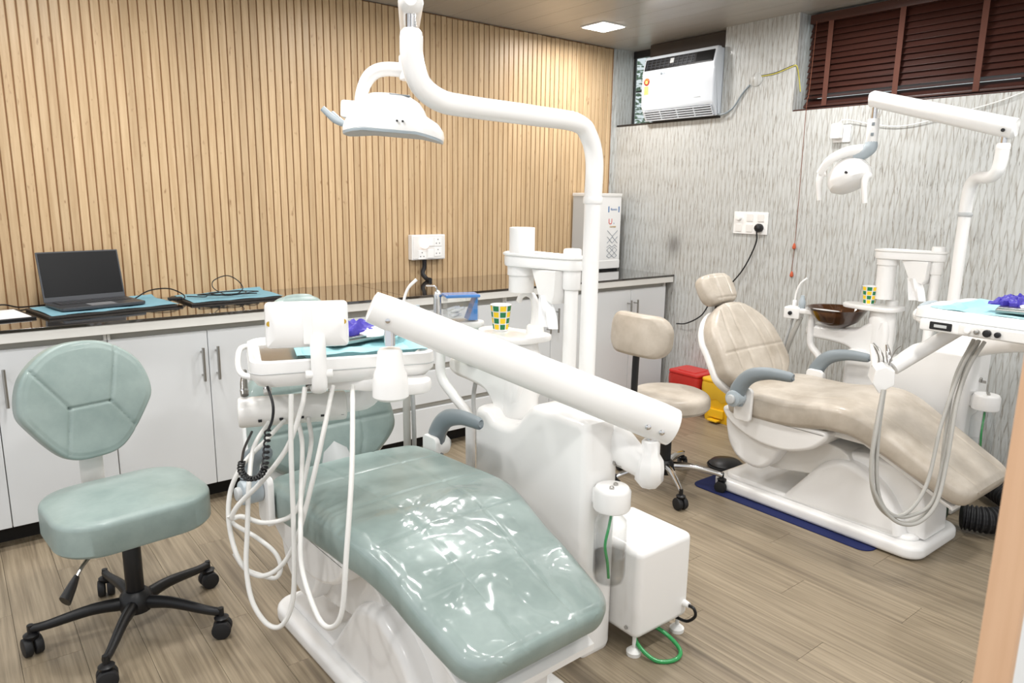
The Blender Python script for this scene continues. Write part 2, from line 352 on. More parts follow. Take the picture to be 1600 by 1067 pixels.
def text(name, body, size, M, m, parent, depth=.0004, align='CENTER'):
    cu = bpy.data.curves.new(name, 'FONT'); cu.body = body; cu.size = size; cu.extrude = depth; cu.align_x = align; cu.align_y = 'CENTER'
    to = bpy.data.objects.new(name, cu); me = bpy.data.meshes.new_from_object(to); me.name = name; bpy.data.objects.remove(to)
    me.transform(M); me.materials.clear(); me.materials.append(MATS[m]); o = bpy.data.objects.new(name, me); COL.objects.link(o); o.parent = parent; return o
def copy_obj(o, parent=None, loc=None):
    c = o.copy(); COL.objects.link(c); c.parent = parent
    if loc is not None: c.location = loc
    return c
# ------------------------------------------------------------------ room shell
XL, YB = -5.7, -5.0
floor = struct('floor', B().rbox(XL, .2, YB, .1, -.12, -.006, 0), 'dark_gap')
PW, PL, G = .152, .92, .0009
pm = part('plank', B().rbox(G/2, PW-G/2, G/2, PL-G/2, -.006, 0, .0004, 1), 'floor_wood', floor)
first = True; i = 0; x = 0-PW
while x > XL:
    y = YB+((i*.37) % 1)*PL-PL
    while y < 0:
        y0, y1 = max(y, YB), min(y+PL, 0)
        if y1-y0 > .05:
            if abs(y1-y0-PL) < .01:
                o = pm if first else copy_obj(pm, floor); first = False
            else: o = part('plank', B().rbox(G/2, PW-G/2, G/2, y1-y0-G/2, -.006, 0, .0004, 1), 'floor_wood', floor)
            o.location = (x, y0, 0)
        y += PL
    x -= PW; i += 1
ceil = struct('ceiling', B().rbox(XL, .2, YB, .1, ZC+.008, ZC+.1, 0), 'ceiling_gap')
cp = None; x = -.002
while x > XL:
    if cp is None: cp = part('ceiling_panel', B().rbox(-.1985, 0, YB, .0, ZC, ZC+.008, .001, 1), 'ceiling', ceil); c = cp
    else: c = copy_obj(cp, ceil)
    c.location = (x, 0, 0); x -= .2
part('ceiling_panel', B().rbox(.0, .2, YB, .1, ZC, ZC+.008, 0), 'ceiling', ceil)
wl = struct('wall_back', B().rbox(XL, -.0, .011, .1, 0, ZC, 0), 'slat_back')
sl = None; x = -.062
while x > XL:
    if sl is None: sl = part('slat', B().rbox(-.0167, .0167, .003, .013, .845, ZC-.004, .004, 3), 'slat_wood', wl); c = sl
    else: c = copy_obj(sl, wl)
    c.location = (x, 0, random.uniform(-.003, .003)); x -= .038
b = B().rbox(0, .2, YB, .1, 0, 1.838, 0).rbox(0, .2, -1.37, -.89, 1.838, ZC, 0).rbox(0, .2, YB, -3.5, 1.838, ZC, 0).rbox(0, .2, .0, .1, 1.838, ZC, 0).rbox(-.03, 0, .004, .1, .85, ZC, 0)
struct('wall_right', b, 'wallpaper')
# window behind the air conditioner
w1 = struct('window_1', B().rbox(.16, .185, -.89, .0, 1.838, 1.868, .002).rbox(.16, .185, -.89, .0, 2.315, ZC, .002).rbox(.168, .185, -.012, .0, 1.86, 2.32, .002).rbox(.16, .185, -.89, -.86, 1.86, 2.32, .002).rbox(.165, .18, -.86, -.03, 2.085, 2.095, .001), 'sill_dark')
part('pane', B().rbox(.170, .174, -.86, -.012, 1.868, 2.315, 0), 'pane_glass', w1)
part('sill', B().rbox(-.004, .16, -.885, -.02, 1.838, 1.85, .002), 'sill_dark', w1)
part('blocking_board', B().rbox(.05, .09, -.885, -.25, 2.255, ZC-.004, .004), 'duct', w1, 'dark board closing the gap above the air conditioner')
w2 = struct('window_2', B().rbox(.16, .185, -3.5, -1.37, 1.838, 1.868, .002).rbox(.16, .185, -3.5, -1.37, 2.32, ZC, .002).rbox(.16, .185, -1.41, -1.37, 1.86, 2.33, .002).rbox(.16, .185, -2.46, -2.42, 1.86, 2.33, .002), 'sill_dark')
part('pane', B().rbox(.170, .174, -2.42, -1.41, 1.868, 2.32, 0), 'pane_glass', w2)
part('pane', B().rbox(.170, .174, -3.5, -2.46, 1.868, 2.32, 0), 'pane_glass', w2)
part('sill', B().rbox(.0, .16, -3.49, -1.375, 1.838, 1.846, .002), 'blind_wood', w2)
# tree outside the small window
root = thing('garden_tree', 'dense green tree foliage outside the window beside the air conditioner', 'tree', (1.1, .25, 0))
part('trunk', B().tube([(0, 0, 0), (.02, .02, 1), (0, 0, 2)], .04), 'duct', root)
lb = B()
for k in range(2600):
    th, ph, r = random.uniform(0, 6.28), math.acos(random.uniform(-1, 1)), .78*random.random()**.4
    c = Vector((r*.6*math.sin(ph)*math.cos(th), r*math.sin(ph)*math.sin(th), 2.1+r*math.cos(ph)*.8))
    q = Matrix.Rotation(random.uniform(0, 6.28), 3, 'Z') @ Matrix.Rotation(random.uniform(-1, 1), 3, 'X'); s = random.uniform(.02, .045)
    lb.add([c+q @ Vector(p)*s for p in ((-1, 0, 0), (0, -.45, .1), (1, 0, 0), (0, .45, .1))], [(0, 1, 2, 3)])
part('foliage', lb, 'leaf', root, kind='stuff')
# open door leaf at the right edge of the picture
d = struct('door_1', B().rbox(-2.962, -2.25, -3.5215, -3.4885, .01, 2.1, .002), 'white_matte')
part('edge_strip', B().rbox(-2.974, -2.961, -3.5225, -3.4875, .01, 2.1, .002), 'door_wood', d, 'pale wood edge strip of the door')
# ceiling lights: one known panel, the rest added out of view as fill
lt = None
for i, (x, y) in enumerate(LIGHT_XY):
    lab = 'square white LED panel light in the ceiling '+['near the air conditioner', 'added out of view above the socket box', 'added out of view above the laptop', 'added out of view above the switch plate', 'added out of view above the green chair unit', 'added out of view above the green stool', 'added out of view above the beige tray', 'added out of view above the white equipment box', 'added out of view in front of the camera spot', 'added out of view on the far left of the room', 'added out of view behind the far left', 'added out of view behind the open door', 'added out of view behind the camera spot'][i]
    r_ = thing('ceiling_light', lab, 'light', (x, y, ZC), 0, 'ceiling panel lights')
    if lt is None:
        lt = [part('frame', B().prism(rrect(.2, .2, .006), -.006, .0, 'z', .002), 'white_matte', r_), part('diffuser', B().prism(rrect(.18, .18, .004), -.0085, -.005, 'z', 0), 'panel_emit', r_)]
    else:
        for o in lt: copy_obj(o, r_)
# air conditioner
ac = thing('air_conditioner', 'white window air conditioner with black louvre strip set in the wall', 'air conditioner', (0, -.6, 1.85))
AY0, AY1, AX = -.285, .285, -.085
part('body', B().rbox(AX+.055, .3, AY0, AY1, .004, .40, .012), 'ac_white', ac)
fp = [(AX+.06, .002), (AX+.048, .002), (AX+.010, .068), (AX, .094), (AX-.003, .20), (AX, .305), (AX+.024, .392), (AX+.034, .404), (AX+.06, .404)]
part('front_panel', B().prism(fp, AY0-.004, AY1+.004, 'y', .010, 3), 'ac_white', ac)
tilt = Matrix.Translation((AX+.0115, 0, .349)) @ Matrix.Rotation(R(15.5), 4, 'Y')
lv = part('louvre_strip', B().rbox(-.004, .01, AY0+.014, AY1-.012, -.037, .037, .005).xf(tilt), 'black', ac, 'black air outlet strip')
for k in range(11): yk = AY1-.035-k*.036; part('fin', B().rbox(-.008, -.003, yk-.003, yk+.003, -.03, .03, .001).xf(tilt), 'laptop', lv)
for k in range(3): part('vane', B().rbox(-.0065, -.003, AY0+.16, AY1-.025, -.02+k*.018, -.0155+k*.018, .001).xf(tilt), 'laptop', lv)
part('fin_lever', B().rbox(-.012, -.003, .03, .06, -.012, .02, .003).xf(tilt), 'light_grey', lv)
part('display_window', B().rbox(-.0062, -.003, AY0+.02, AY0+.145, -.031, .031, .002).xf(tilt), 'screen', lv)
tl2 = Matrix.Translation((AX+.030, 0, .034)) @ Matrix.Rotation(R(-30), 4, 'Y')
gr = part('intake_grille', B().rbox(-.004, .004, AY0+.02, AY1-.02, -.034, .036, .002).xf(tl2), 'ink', ac)
for k in range(5): part('grille_bar', B().rbox(-.008, .002, AY0+.013, AY1-.013, -.034+k*.0152, -.0265+k*.0152, .001).xf(tl2), 'ac_white', gr)
for k in range(5): part('grille_post', B().rbox(-.0075, .002, AY0+.013+k*.1345, AY0+.020+k*.1345, -.034, .034, .001).xf(tl2), 'ac_white', gr)
MY = Matrix(((0, 0, -1, 0), (-1, 0, 0, 0), (0, 1, 0, 0), (0, 0, 0, 1)))      # text facing -X
def face_x(x, y, z): return Matrix.Translation((x, y, z)) @ MY
text('logo_lettering', 'LG', .018, face_x(AX-.0045, .10, .285), 'grey_plastic', ac)
part('logo_disc', B().cyl((AX-.0045, .124, .285), (AX-.002, .124, .285), .0075, seg=20), 'grey_plastic', ac)
text('model_lettering', 'DUAL INVERTER', .007, face_x(AX-.0035, -.17, .115), 'light_grey', ac)
text('star_lettering', 'AI', .009, face_x(AX-.0035, .25, .105), 'light_grey', ac)
st = part('energy_sticker', B().cyl((AX-.0046, .243, .245), (AX-.002, .243, .245), .024, seg=24), 'sticker_red', ac, 'round red energy sticker above a yellow tag')
part('star_row', B().cyl((AX-.0056, .243, .243), (AX-.003, .243, .243), .011, seg=20), 'sticker_yellow', st)
for k in range(5):
    an = R(30+k*30); part('star', B().cyl((AX-.0054, .243+.018*math.cos(an), .245+.018*math.sin(an)), (AX-.003, .243+.018*math.cos(an), .245+.018*math.sin(an)), .0028, seg=5), 'sticker_yellow', st)
part('rating_tag', B().rbox(AX-.0044, AX-.001, .225, .263, .165, .218, .001), 'sticker_yellow', ac)
text('rating_lettering', '5', .02, face_x(AX-.0048, .244, .18), 'sill_dark', ac)
b = B().tube([(-.02, -.85, 1.862), (-.03, -.93, 1.855), (-.012, -.985, 1.89), (-.008, -1.04, 1.965), (-.006, -1.085, 2.01)], .0055, 8)
single('power_cable', b, 'grey_plastic', 'grey cable looping from the air conditioner to the round wall plate', 'cable')
single('junction_plate', B().lathe([(.038, 0), (.038, .004), (.034, .007), (.001, .008)], (0, -1.125, 2.035), 24, (-1, 0, 0)), 'wallpaper', 'round cover plate on the wall beside the air conditioner', 'cover plate')
wr = thing('loose_wire', 'twisted yellow and black wires running from the round plate into the blind recess', 'wire', (0, -1.25, 2.05))
part('yellow_wire', B().tube([(-.004, .09, 0), (-.006, .0, .005), (-.005, -.1, .03), (-.006, -.128, .03), (.03, -.125, -.02), (.06, -.125, -.1)], .0028, 6), 'yellow_wire', wr)
part('black_wire', B().tube([(-.004, .09, .004), (-.008, .0, .009), (-.006, -.1, .034), (-.006, -.127, .034)], .0022, 6), 'black', wr)
# wooden blind
bl = thing('venetian_blind', 'dark brown wooden venetian blind with three brown tapes in the high window', 'blind', (.085, -2.43, 1.85))
part('head_rail', B().rbox(-.03, .03, -1.05, 1.03, .45, .497, .003), 'blind_wood', bl)
part('bottom_rail', B().rbox(-.028, .028, -1.05, 1.03, .008, .022, .004), 'blind_wood', bl)
s0 = None
for k in range(14):
    if s0 is None:
        s0 = part('slat', B().rbox(-.026, .026, -1.05, 1.03, -.0014, .0014, .001), 'blind_wood', bl); o = s0
    else: o = copy_obj(s0, bl)
    o.location = (0, random.uniform(-.004, .004), .04+k*.0302); o.rotation_euler = (0, R(-62+random.uniform(-4, 4)+(24 if k in (0, 1) else 0)), 0)
for yk in (.905, .53, .155, -.22, -.6): part('tape', B().rbox(-.032, -.0295, yk-.014, yk+.014, .012, .452, .0005), 'blind_tape', bl)
part('pull_cord', B().tube([(-.04, .985, .46), (-.07, .975, .1), (-.098, .967, -.02), (-.098, .962, -.6), (-.098, .966, -.905)], .0016, 6), 'cord_brown', bl)
for zz in (-.77, -.93): part('cord_tassel', B().lathe([(.001, .03), (.006, .024), (.010, .008), (.010, .0), (.004, -.006)], (-.098, .965, zz), 14), 'clay', bl)
# switch plate, adapter plate, socket box
sp = thing('switch_plate', 'white switch and socket plate with a black plug on the patterned wall', 'switch plate', (0, -1.163, 1.145))
part('plate', B().rbox(-.010, 0, -.117, .117, 0, .132, .004), 'white', sp)
for j in range(2):
    for k in range(3):
        if (j, k) == (1, 2): continue
        yk, zk = .078-k*.075, .098-j*.062
        if (j, k) == (0, 0): part('fan_knob', B().lathe([(.02, 0), (.02, .008), (.015, .016), (.001, .017)], (-.01, yk, zk), 20, (-1, 0, 0)), 'white', sp)
        else: part('switch', B().rbox(-.0135, -.009, yk-.022, yk+.022, zk-.022, zk+.022, .002), 'offwhite', sp)
pg = part('plug', B().lathe([(.024, 0), (.026, .02), (.018, .035), (.006, .04)], (-.01, -.07, .04), 18, (-1, 0, 0)), 'black', sp, 'black three pin plug')
single('mains_cable', B().tube([(-.045, -1.235, 1.17), (-.03, -1.225, 1.09), (-.03, -1.15, .93), (-.05, -1.04, .79), (-.06, -.96, .72), (-.07, -.9, .62), (-.06, -.78, .55), (-.04, -.68, .53)], .0045, 8), 'black', 'black mains cable hanging from the wall plug behind the beige chair', 'cable')
ap = thing('charger_plate', 'white wall socket with a charger block beneath the wooden blind', 'socket', (0, -1.675, 1.655))
part('plate', B().rbox(-.008, 0, -.05, .045, 0, .09, .004), 'white', ap)
part('charger', B().rbox(-.045, -.008, -.012, .043, .018, .098, .008), 'white', ap)
single('thin_white_wire', B().tube([(-.03, -1.66, 1.75), (-.02, -1.70, 1.77), (-.012, -1.85, 1.735), (-.010, -2.0, 1.72), (-.012, -2.2, 1.755), (-.012, -2.4, 1.80), (-.012, -2.52, 1.84), (-.01, -2.65, 1.87)], .0024, 6), 'white_matte', 'thin white wire sagging along the patterned wall under the blind', 'wire')
sb = thing('socket_box', 'white surface socket box with a glowing round night lamp on the slatted wall', 'socket box', (-1.575, 0, .972))
part('box', B().rbox(-.115, .115, -.045, 0, 0, .147, .005), 'white', sb)
part('face_plate', B().rbox(-.108, .108, -.049, -.044, .006, .141, .003), 'offwhite', sb)
part('night_lamp', B().lathe([(.027, 0), (.028, .012), (.020, .02), (.001, .022)], (-.035, -.049, .095), 24, (0, -1, 0)), 'night_lamp', sb, 'glowing pinkish round night lamp')
for (xx, zz) in ((.06, .105), (.06, .045), (-.05, .03)):
    s_ = part('socket', B().rbox(xx-.026, xx+.026, -.0515, -.048, zz-.026, zz+.026, .002), 'white', sb)
    for dx, dz in ((0, .013), (-.011, -.009), (.011, -.009)): part('pin_hole', B().cyl((xx+dx, -.0519, zz+dz), (xx+dx, -.051, zz+dz), .0035, seg=10), 'ink', s_)
part('switch', B().rbox(-.01, .03, -.053, -.048, .01, .06, .002), 'white', sb); part('switch', B().rbox(.0, .032, -.053, -.048, .08, .13, .002), 'white', sb)
single('black_conduit', B().tube([(-1.60, -.03, .985), (-1.595, -.025, .93), (-1.61, -.03, .89), (-1.60, -.06, .86), (-1.60, -.10, .858)], .013, 8), 'black_rubber', 'thick black cable dropping from the socket box to the counter', 'cable')
# ------------------------------------------------------------------ cabinets
CF = -.582
hm = None
def handle(parent, x, z):
    b = B().cyl((x, CF-.036, z-.072), (x, CF-.036, z+.072), .006, seg=12)
    for dz in (-.05, .05): b.cyl((x, CF-.036, z+dz), (x, CF, z+dz), .004, seg=8)
    return part('handle', b, 'steel', parent)
def cabinet(x0, x1, kind, label):
    r_ = thing('base_cabinet', label, 'cabinet', ((x0+x1)/2, -.3, 0), 0, 'white base cabinets under the counter'); w = (x1-x0)/2
    def add(n, b, m, p=r_): return part(n, b.mv(-(x0+x1)/2, .3, 0), m, p)
    add('body', B().rbox(x0+.001, x1-.001, CF+.022, -.02, .09, .795, .001), 'cabinet_inner')
    add('dark_toe_block', B().rbox(x0+.001, x1-.001, -.48, -.05, 0, .09, 0), 'dark_gap')  # near-black block; under the drawers its colour stands for an open gap's shade
    for xx in (x0, x1): add('stile', B().rbox(xx-.012 if xx == x1 else xx+.001, xx-.001 if xx == x1 else xx+.012, CF+.006, CF+.024, .09, .795, .001), 'cabinet_edge')
    if kind == 'door':
        xm = (x0+x1)/2
        for s, a, c in ((0, x0+.002, xm-.0015), (1, xm+.0015, x1-.002)):
            dd = add('door', B().rbox(a, c, CF, CF+.019, .092, .773, .0015, 1), 'cabinet')
            h_ = handle(dd, 0, 0); h_.location = ((xm-.03 if s == 0 else xm+.03)-(x0+x1)/2, .3, .636)
    else:
        for z0, z1 in ((.092, .245), (.272, .445), (.478, .765)): add('drawer', B().rbox(x0+.012, x1-.012, CF, CF+.019, z0, z1, .0015, 1), 'cabinet')
for a, c, k, l in ((-5.622, -4.874, 'door', 'white two door base cabinet out of the picture on the left'), (-4.874, -4.126, 'door', 'white two door base cabinet out of the picture beyond the laptop'), (-4.126, -3.378, 'door', 'white two door base cabinet under the laptop behind the green stool'), (-3.378, -2.63, 'door', 'white two door base cabinet under the blue paper sheet right of the green stool'),
                   (-2.63, -2.05, 'drawer', 'white drawer cabinet behind the green dental chair backrest'), (-2.05, -1.41, 'drawer', 'white drawer cabinet behind the grey armrest and bent tube'),
                   (-1.41, -.73, 'door', 'white two door base cabinet behind the hanging tissue'), (-.73, -.05, 'door', 'white two door base cabinet at the patterned wall under the tall printed cabinet')):
    cabinet(a, c, k, l)
ct = thing('worktop', 'long dark mirror glass worktop with white edging along the slatted wall', 'worktop', (-2.8, -.3, .8))
part('slab', B().rbox(-2.85, 2.79, -.308, .298, 0, .038, .002), 'cabinet_edge', ct)
part('glass_sheet', B().rbox(-2.85, .755, -.3115, .298, .038, .05, .0015), 'counter_glass', ct)
part('glass_sheet', B().rbox(.758, 2.795, -.3115, .298, .038, .05, .0015), 'counter_glass', ct)
# ------------------------------------------------------------------ on the counter
Z0 = .8502
def board(x, y, w, d, rz, lab, sheet=True):
    r_ = thing('document_board', lab, 'board', (x, y, Z0), rz)
    part('board', B().rbox(-w/2, w/2, -d/2, d/2, 0, .010, .002), 'sill_dark', r_)
    if sheet:
        b = B(); n = 16; vs = []
        for j in range(n+1):
            for i_ in range(n+1):
                u, v = i_/n-.5, j/n-.5; vs.append((u*w*.99+.012, v*d*.97, .0108+.003*abs(math.sin(u*9+v*4))+(.02*(v-.35)/.15 if v > .35 else 0)*max(0, u+.2)))
        fs = [(j*(n+1)+i_, j*(n+1)+i_+1, (j+1)*(n+1)+i_+1, (j+1)*(n+1)+i_) for j in range(n) for i_ in range(n)]
        b.add(vs, fs); b.add([(v[0], v[1], v[2]-.0006) for v in vs], [f[::-1] for f in fs])
        part('blue_sheet', b, 'blue_sheet', r_, 'light blue paper sheet')
board(-3.33, -.25, .50, .30, R(10), 'dark board covered with a blue sheet lying under the laptop')
board(-2.80, -.20, .42, .30, R(3), 'dark board with a blue sheet and a coiled black cable on the counter')
cb = thing('clipboard', 'dark clipboard with a white sheet at the left end of the counter', 'clipboard', (-3.735, -.28, Z0), R(10))
part('board', B().rbox(-.14, .13, -.13, .13, 0, .008, .002), 'ink', cb)
part('paper', B().rbox(-.135, .115, -.12, .12, .008, .010, 0), 'paper', cb)
lp = thing('laptop', 'open dark grey laptop with a black screen on the counter', 'laptop', (-3.355, -.24, Z0+.017), R(11))
part('keyboard_base', B().prism(rrect(.325, .215, .012), 0, .014, 'z', .003), 'laptop', lp)
kd = part('keyboard', B().rbox(-.14, .14, -.01, .09, .0135, .0150, 0), 'ink', lp)
k0 = None
for j in range(5):
    for i_ in range(13):
        if k0 is None: k0 = part('key', B().rbox(-.0088, .0088, -.0078, .0078, 0, .0014, .0008, 1), 'laptop', kd); o = k0
        else: o = copy_obj(k0, kd)
        o.location = (-.126+i_*.021, -.001+j*.0195, .0150)
part('touchpad', B().rbox(-.05, .05, -.095, -.025, .0135, .0146, .0005, 1), 'keys', lp)
scr = Matrix.Translation((0, .108, .012)) @ Matrix.Rotation(R(-13), 4, 'X')
part('lid', B().rbox(-.1625, .1625, 0, .007, 0, .215, .004).xf(scr), 'laptop', lp)
part('screen', B().rbox(-.156, .156, -.0012, .0005, .022, .209, .0005, 1).xf(scr), 'screen', lp)
pts = [(-2.98, -.20, .872), (-2.92, -.27, .874)]
for k in range(27):
    a = R(200+k*42); rr = .085+.03*math.sin(k*1.3); st_ = 1 if 9 < k < 20 else 0
    pts.append((-2.80+rr*math.cos(a)*(1.25-.5*st_)+.01*math.sin(k*2.1), -.235+.6*rr*math.sin(a)*(1-.6*st_), .878+.002*(k % 3)+st_*(.035+.045*math.sin(a))))
pts.append((-2.68, -.27, .874)); b = B().tube(pts, .0024, 6, 6)
single('coiled_cable', b, 'black', 'loose coil of thin black cable on the blue sheet', 'cable')
single('charger_cable', B().tube([(-3.19, -.14, .868), (-3.12, -.12, .90), (-3.04, -.13, .905), (-2.99, -.17, .88), (-3.0, -.22, .866), (-3.06, -.22, .866)], .003, 6), 'black', 'short black cable lying between the laptop and the second board', 'cable')
b = B().rbox(-3.07, -3.01, -.255, -.225, .864, .878, .004)
single('cable_plug', b, 'black', 'small black adapter plug beside the laptop corner', 'plug')
single('left_cable', B().tube([(-3.78, -.06, .856), (-3.68, -.09, .875), (-3.62, -.07, .858), (-3.55, -.05, .856), (-3.50, -.04, .856)], .003, 6), 'black', 'thin black cable behind the clipboard at the left edge', 'cable')
pu = thing('ultraviolet_cabinet', 'tall white and grey cabinet with printed front standing on the counter corner', 'cabinet', (-.245, -.092, Z0))
part('body', B().rbox(-.155, .165, -.062, .075, 0, .52, .006), 'light_grey', pu)
part('front_door', B().rbox(-.15, .165, -.080, -.060, .012, .515, .006), 'white', pu)
part('top_cap', B().rbox(-.158, .168, -.083, .078, .505, .528, .004), 'offwhite', pu)
part('foot_bar', B().rbox(-.15, .165, -.083, -.06, .012, .07, .004), 'white', pu)
part('feet', B().rbox(-.14, .155, -.07, .06, 0, .012, 0), 'ink', pu)
MF = Matrix(((1, 0, 0, 0), (0, 0, -1, 0), (0, 1, 0, 0), (0, 0, 0, 1)))
def face_y(x, y, z): return Matrix.Translation((x, y, z)) @ MF
text('brand_lettering', 'Bionics', .022, face_y(.09, -.0808, .42), 'logo_blue', pu)
for xx in (.04, .14): part('logo_bar', B().rbox(xx-.004, xx+.004, -.0815, -.0798, .40, .44, 0), 'logo_blue', pu)
text('logo_letter', 'U', .055, face_y(.06, -.0808, .335), 'logo_red', pu); text('small_lettering', 'v', .02, face_y(.095, -.0808, .325), 'logo_blue', pu); text('series_lettering', 'CHAMBER', .014, face_y(.085, -.0808, .30), 'gold', pu)
def stroke(p): part('printed_stroke', B().tube([(x, -.0806, z) for x, z in p], .0017, 4, 1), 'print_grey', pu)
x0, w_ = .035, .05
stroke([(x0, .275), (x0+w_, .235), (x0+2*w_, .275)])
for k in range(2):
    a = x0+k*w_; stroke([(a, .232), (a+w_, .188)]); stroke([(a, .188), (a+w_, .232)])
    stroke([(a, .160), (a+w_/2, .176), (a+w_, .160)])
    stroke([(a, .140), (a+w_/2, .160), (a+w_, .140), (a+w_/2, .120), (a, .140)]); stroke([(a, .1), (a+w_/2, .12), (a+w_, .1)]); stroke([(a, .1), (a+w_/2, .085), (a+w_, .1)])
# ------------------------------------------------------------------ stools
def caster(parent, x, y, a, m='black'):
    c = part('caster', B().tube([(x, y, .095), (x, y, .055)], .009, 8, 1).lathe([(.012, -.004), (.018, 0), (.022, .012), (.012, .018)], (x, y, .052), 12), m, parent)
    for s in (-1, 1):
        dx, dy = math.cos(a)*.014*s, math.sin(a)*.014*s
        ax = Vector((math.cos(a), math.sin(a), 0)); p = Vector((x+dx, y+dy, .028))
        part('wheel', B().cyl(p-ax*.011, p+ax*.011, .028, seg=18, bev=.004), 'black_rubber', c)
def stool_base(r_, rot, rad, legm, hub_z, col0, col1):
    part('hub', B().lathe([(.03, .065), (.045, .07), (.05, .09), (.045, .12), (.03, .135)], (0, 0, 0), 20), 'black', r_)
    for k in range(5):
        a = rot+k*R(72); c, s = math.cos(a), math.sin(a)
        part('leg', B().tube([(.03*c, .03*s, hub_z), (.12*c, .12*s, hub_z+.004), (.22*c*rad/.26, .22*s*rad/.26, hub_z-.012), (rad*c, rad*s, .082)], [.022, .018, .014, .013], 10, 5, flat=.85, upv=(0, 0, 1)), legm, r_)
        caster(r_, rad*c, rad*s, a+R(random.choice((20, 70, 110))))
    part('gas_column', B().cyl((0, 0, .12), (0, 0, col0), .026, seg=18, bev=.003).cyl((0, 0, col0), (0, 0, col1), .014, seg=14), 'black', r_)
s1 = thing('operator_stool', 'pale green leather operator stool with shield backrest on black casters', 'stool', (-3.492, -1.412, 0), R(6))
stool_base(s1, R(21), .278, 'black', .095, .29, .37)
bandm = B()
part('seat', B().pad(dense(rrect(.43, .37, .12, 10), 180), .10, .018, .014, rim=.93, gd=.004, sig=.004).mv(0, 0, .452), 'green_leather', s1)
part('seat_plate', B().rbox(-.09, .09, -.1, .1, .345, .36, .004), 'black', s1)
lvr = part('height_lever', B().tube([(-.06, -.04, .35), (-.15, -.13, .335), (-.19, -.17, .31)], .005, 8), 'steel', s1)
part('lever_paddle', B().tube([(-.183, -.163, .315), (-.20, -.18, .298), (-.225, -.205, .275)], [.011, .018, .024], 10, 4, flat=.5), 'black', lvr)
part('back_bracket', B().tube([(-.02, .06, .348), (-.025, .19, .35), (-.03, .225, .38), (-.032, .225, .47), (-.034, .21, .60)], .034, 10, 6, flat=.22, upv=(1, 0, 0)), 'offwhite', s1, 'white flat steel backrest bracket')
bo = catmull([(-.195, .01), (-.168, .105), (-.09, .172), (.0, .19), (.09, .172), (.168, .105), (.195, .01), (.17, -.055), (.088, -.158), (.0, -.178), (-.088, -.158), (-.17, -.055)], 16, True)
gv = [((-.06, -.01), (.06, -.01)), ((-.06, -.01), (-.15, .125)), ((.06, -.01), (.105, .165)), ((-.06, -.01), (-.085, -.16)), ((.06, -.01), (.13, -.115))]
Mb = Matrix.Translation((-.03, .185, .705)) @ Matrix.Rotation(R(9), 4, 'Z') @ Matrix.Rotation(R(80), 4, 'X')
part('backrest', B().pad(bo, .055, .016, .012, gv, rim=.925, bendx=.35, gd=.005, sig=.0045).xf(Mb), 'green_leather', s1)
s2 = thing('assistant_stool', 'beige leather stool with curved backrest and chrome legs between the chairs', 'stool', (-1.255, -1.635, 0), R(90))
stool_base(s2, R(-90-52), .265, 'chrome', .105, .30, .39)
part('seat', B().pad([(.19*math.cos(R(k*2)), .19*math.sin(R(k*2))) for k in range(180)], .075, .03, .012, rim=.9).mv(0, 0, .465), 'beige_leather', s2)
part('seat_plate', B().rbox(-.09, .09, -.09, .09, .375, .39, .004), 'black', s2)
part('back_post', B().tube([(0, .05, .38), (0, .19, .38), (0, .235, .42), (0, .24, .6), (0, .235, .72)], .019, 10, 6, flat=.6), 'black', s2)
bo = dense(rrect(.335, .185, .075, 8), 160)
part('backrest', B().pad(bo, .055, .02, .010, rim=.92, bendx=-1.3).xf(Matrix.Translation((0, .275, .765)) @ Matrix.Rotation(R(180), 4, 'Z') @ Matrix.Rotation(R(86), 4, 'X')), 'beige_leather', s2)
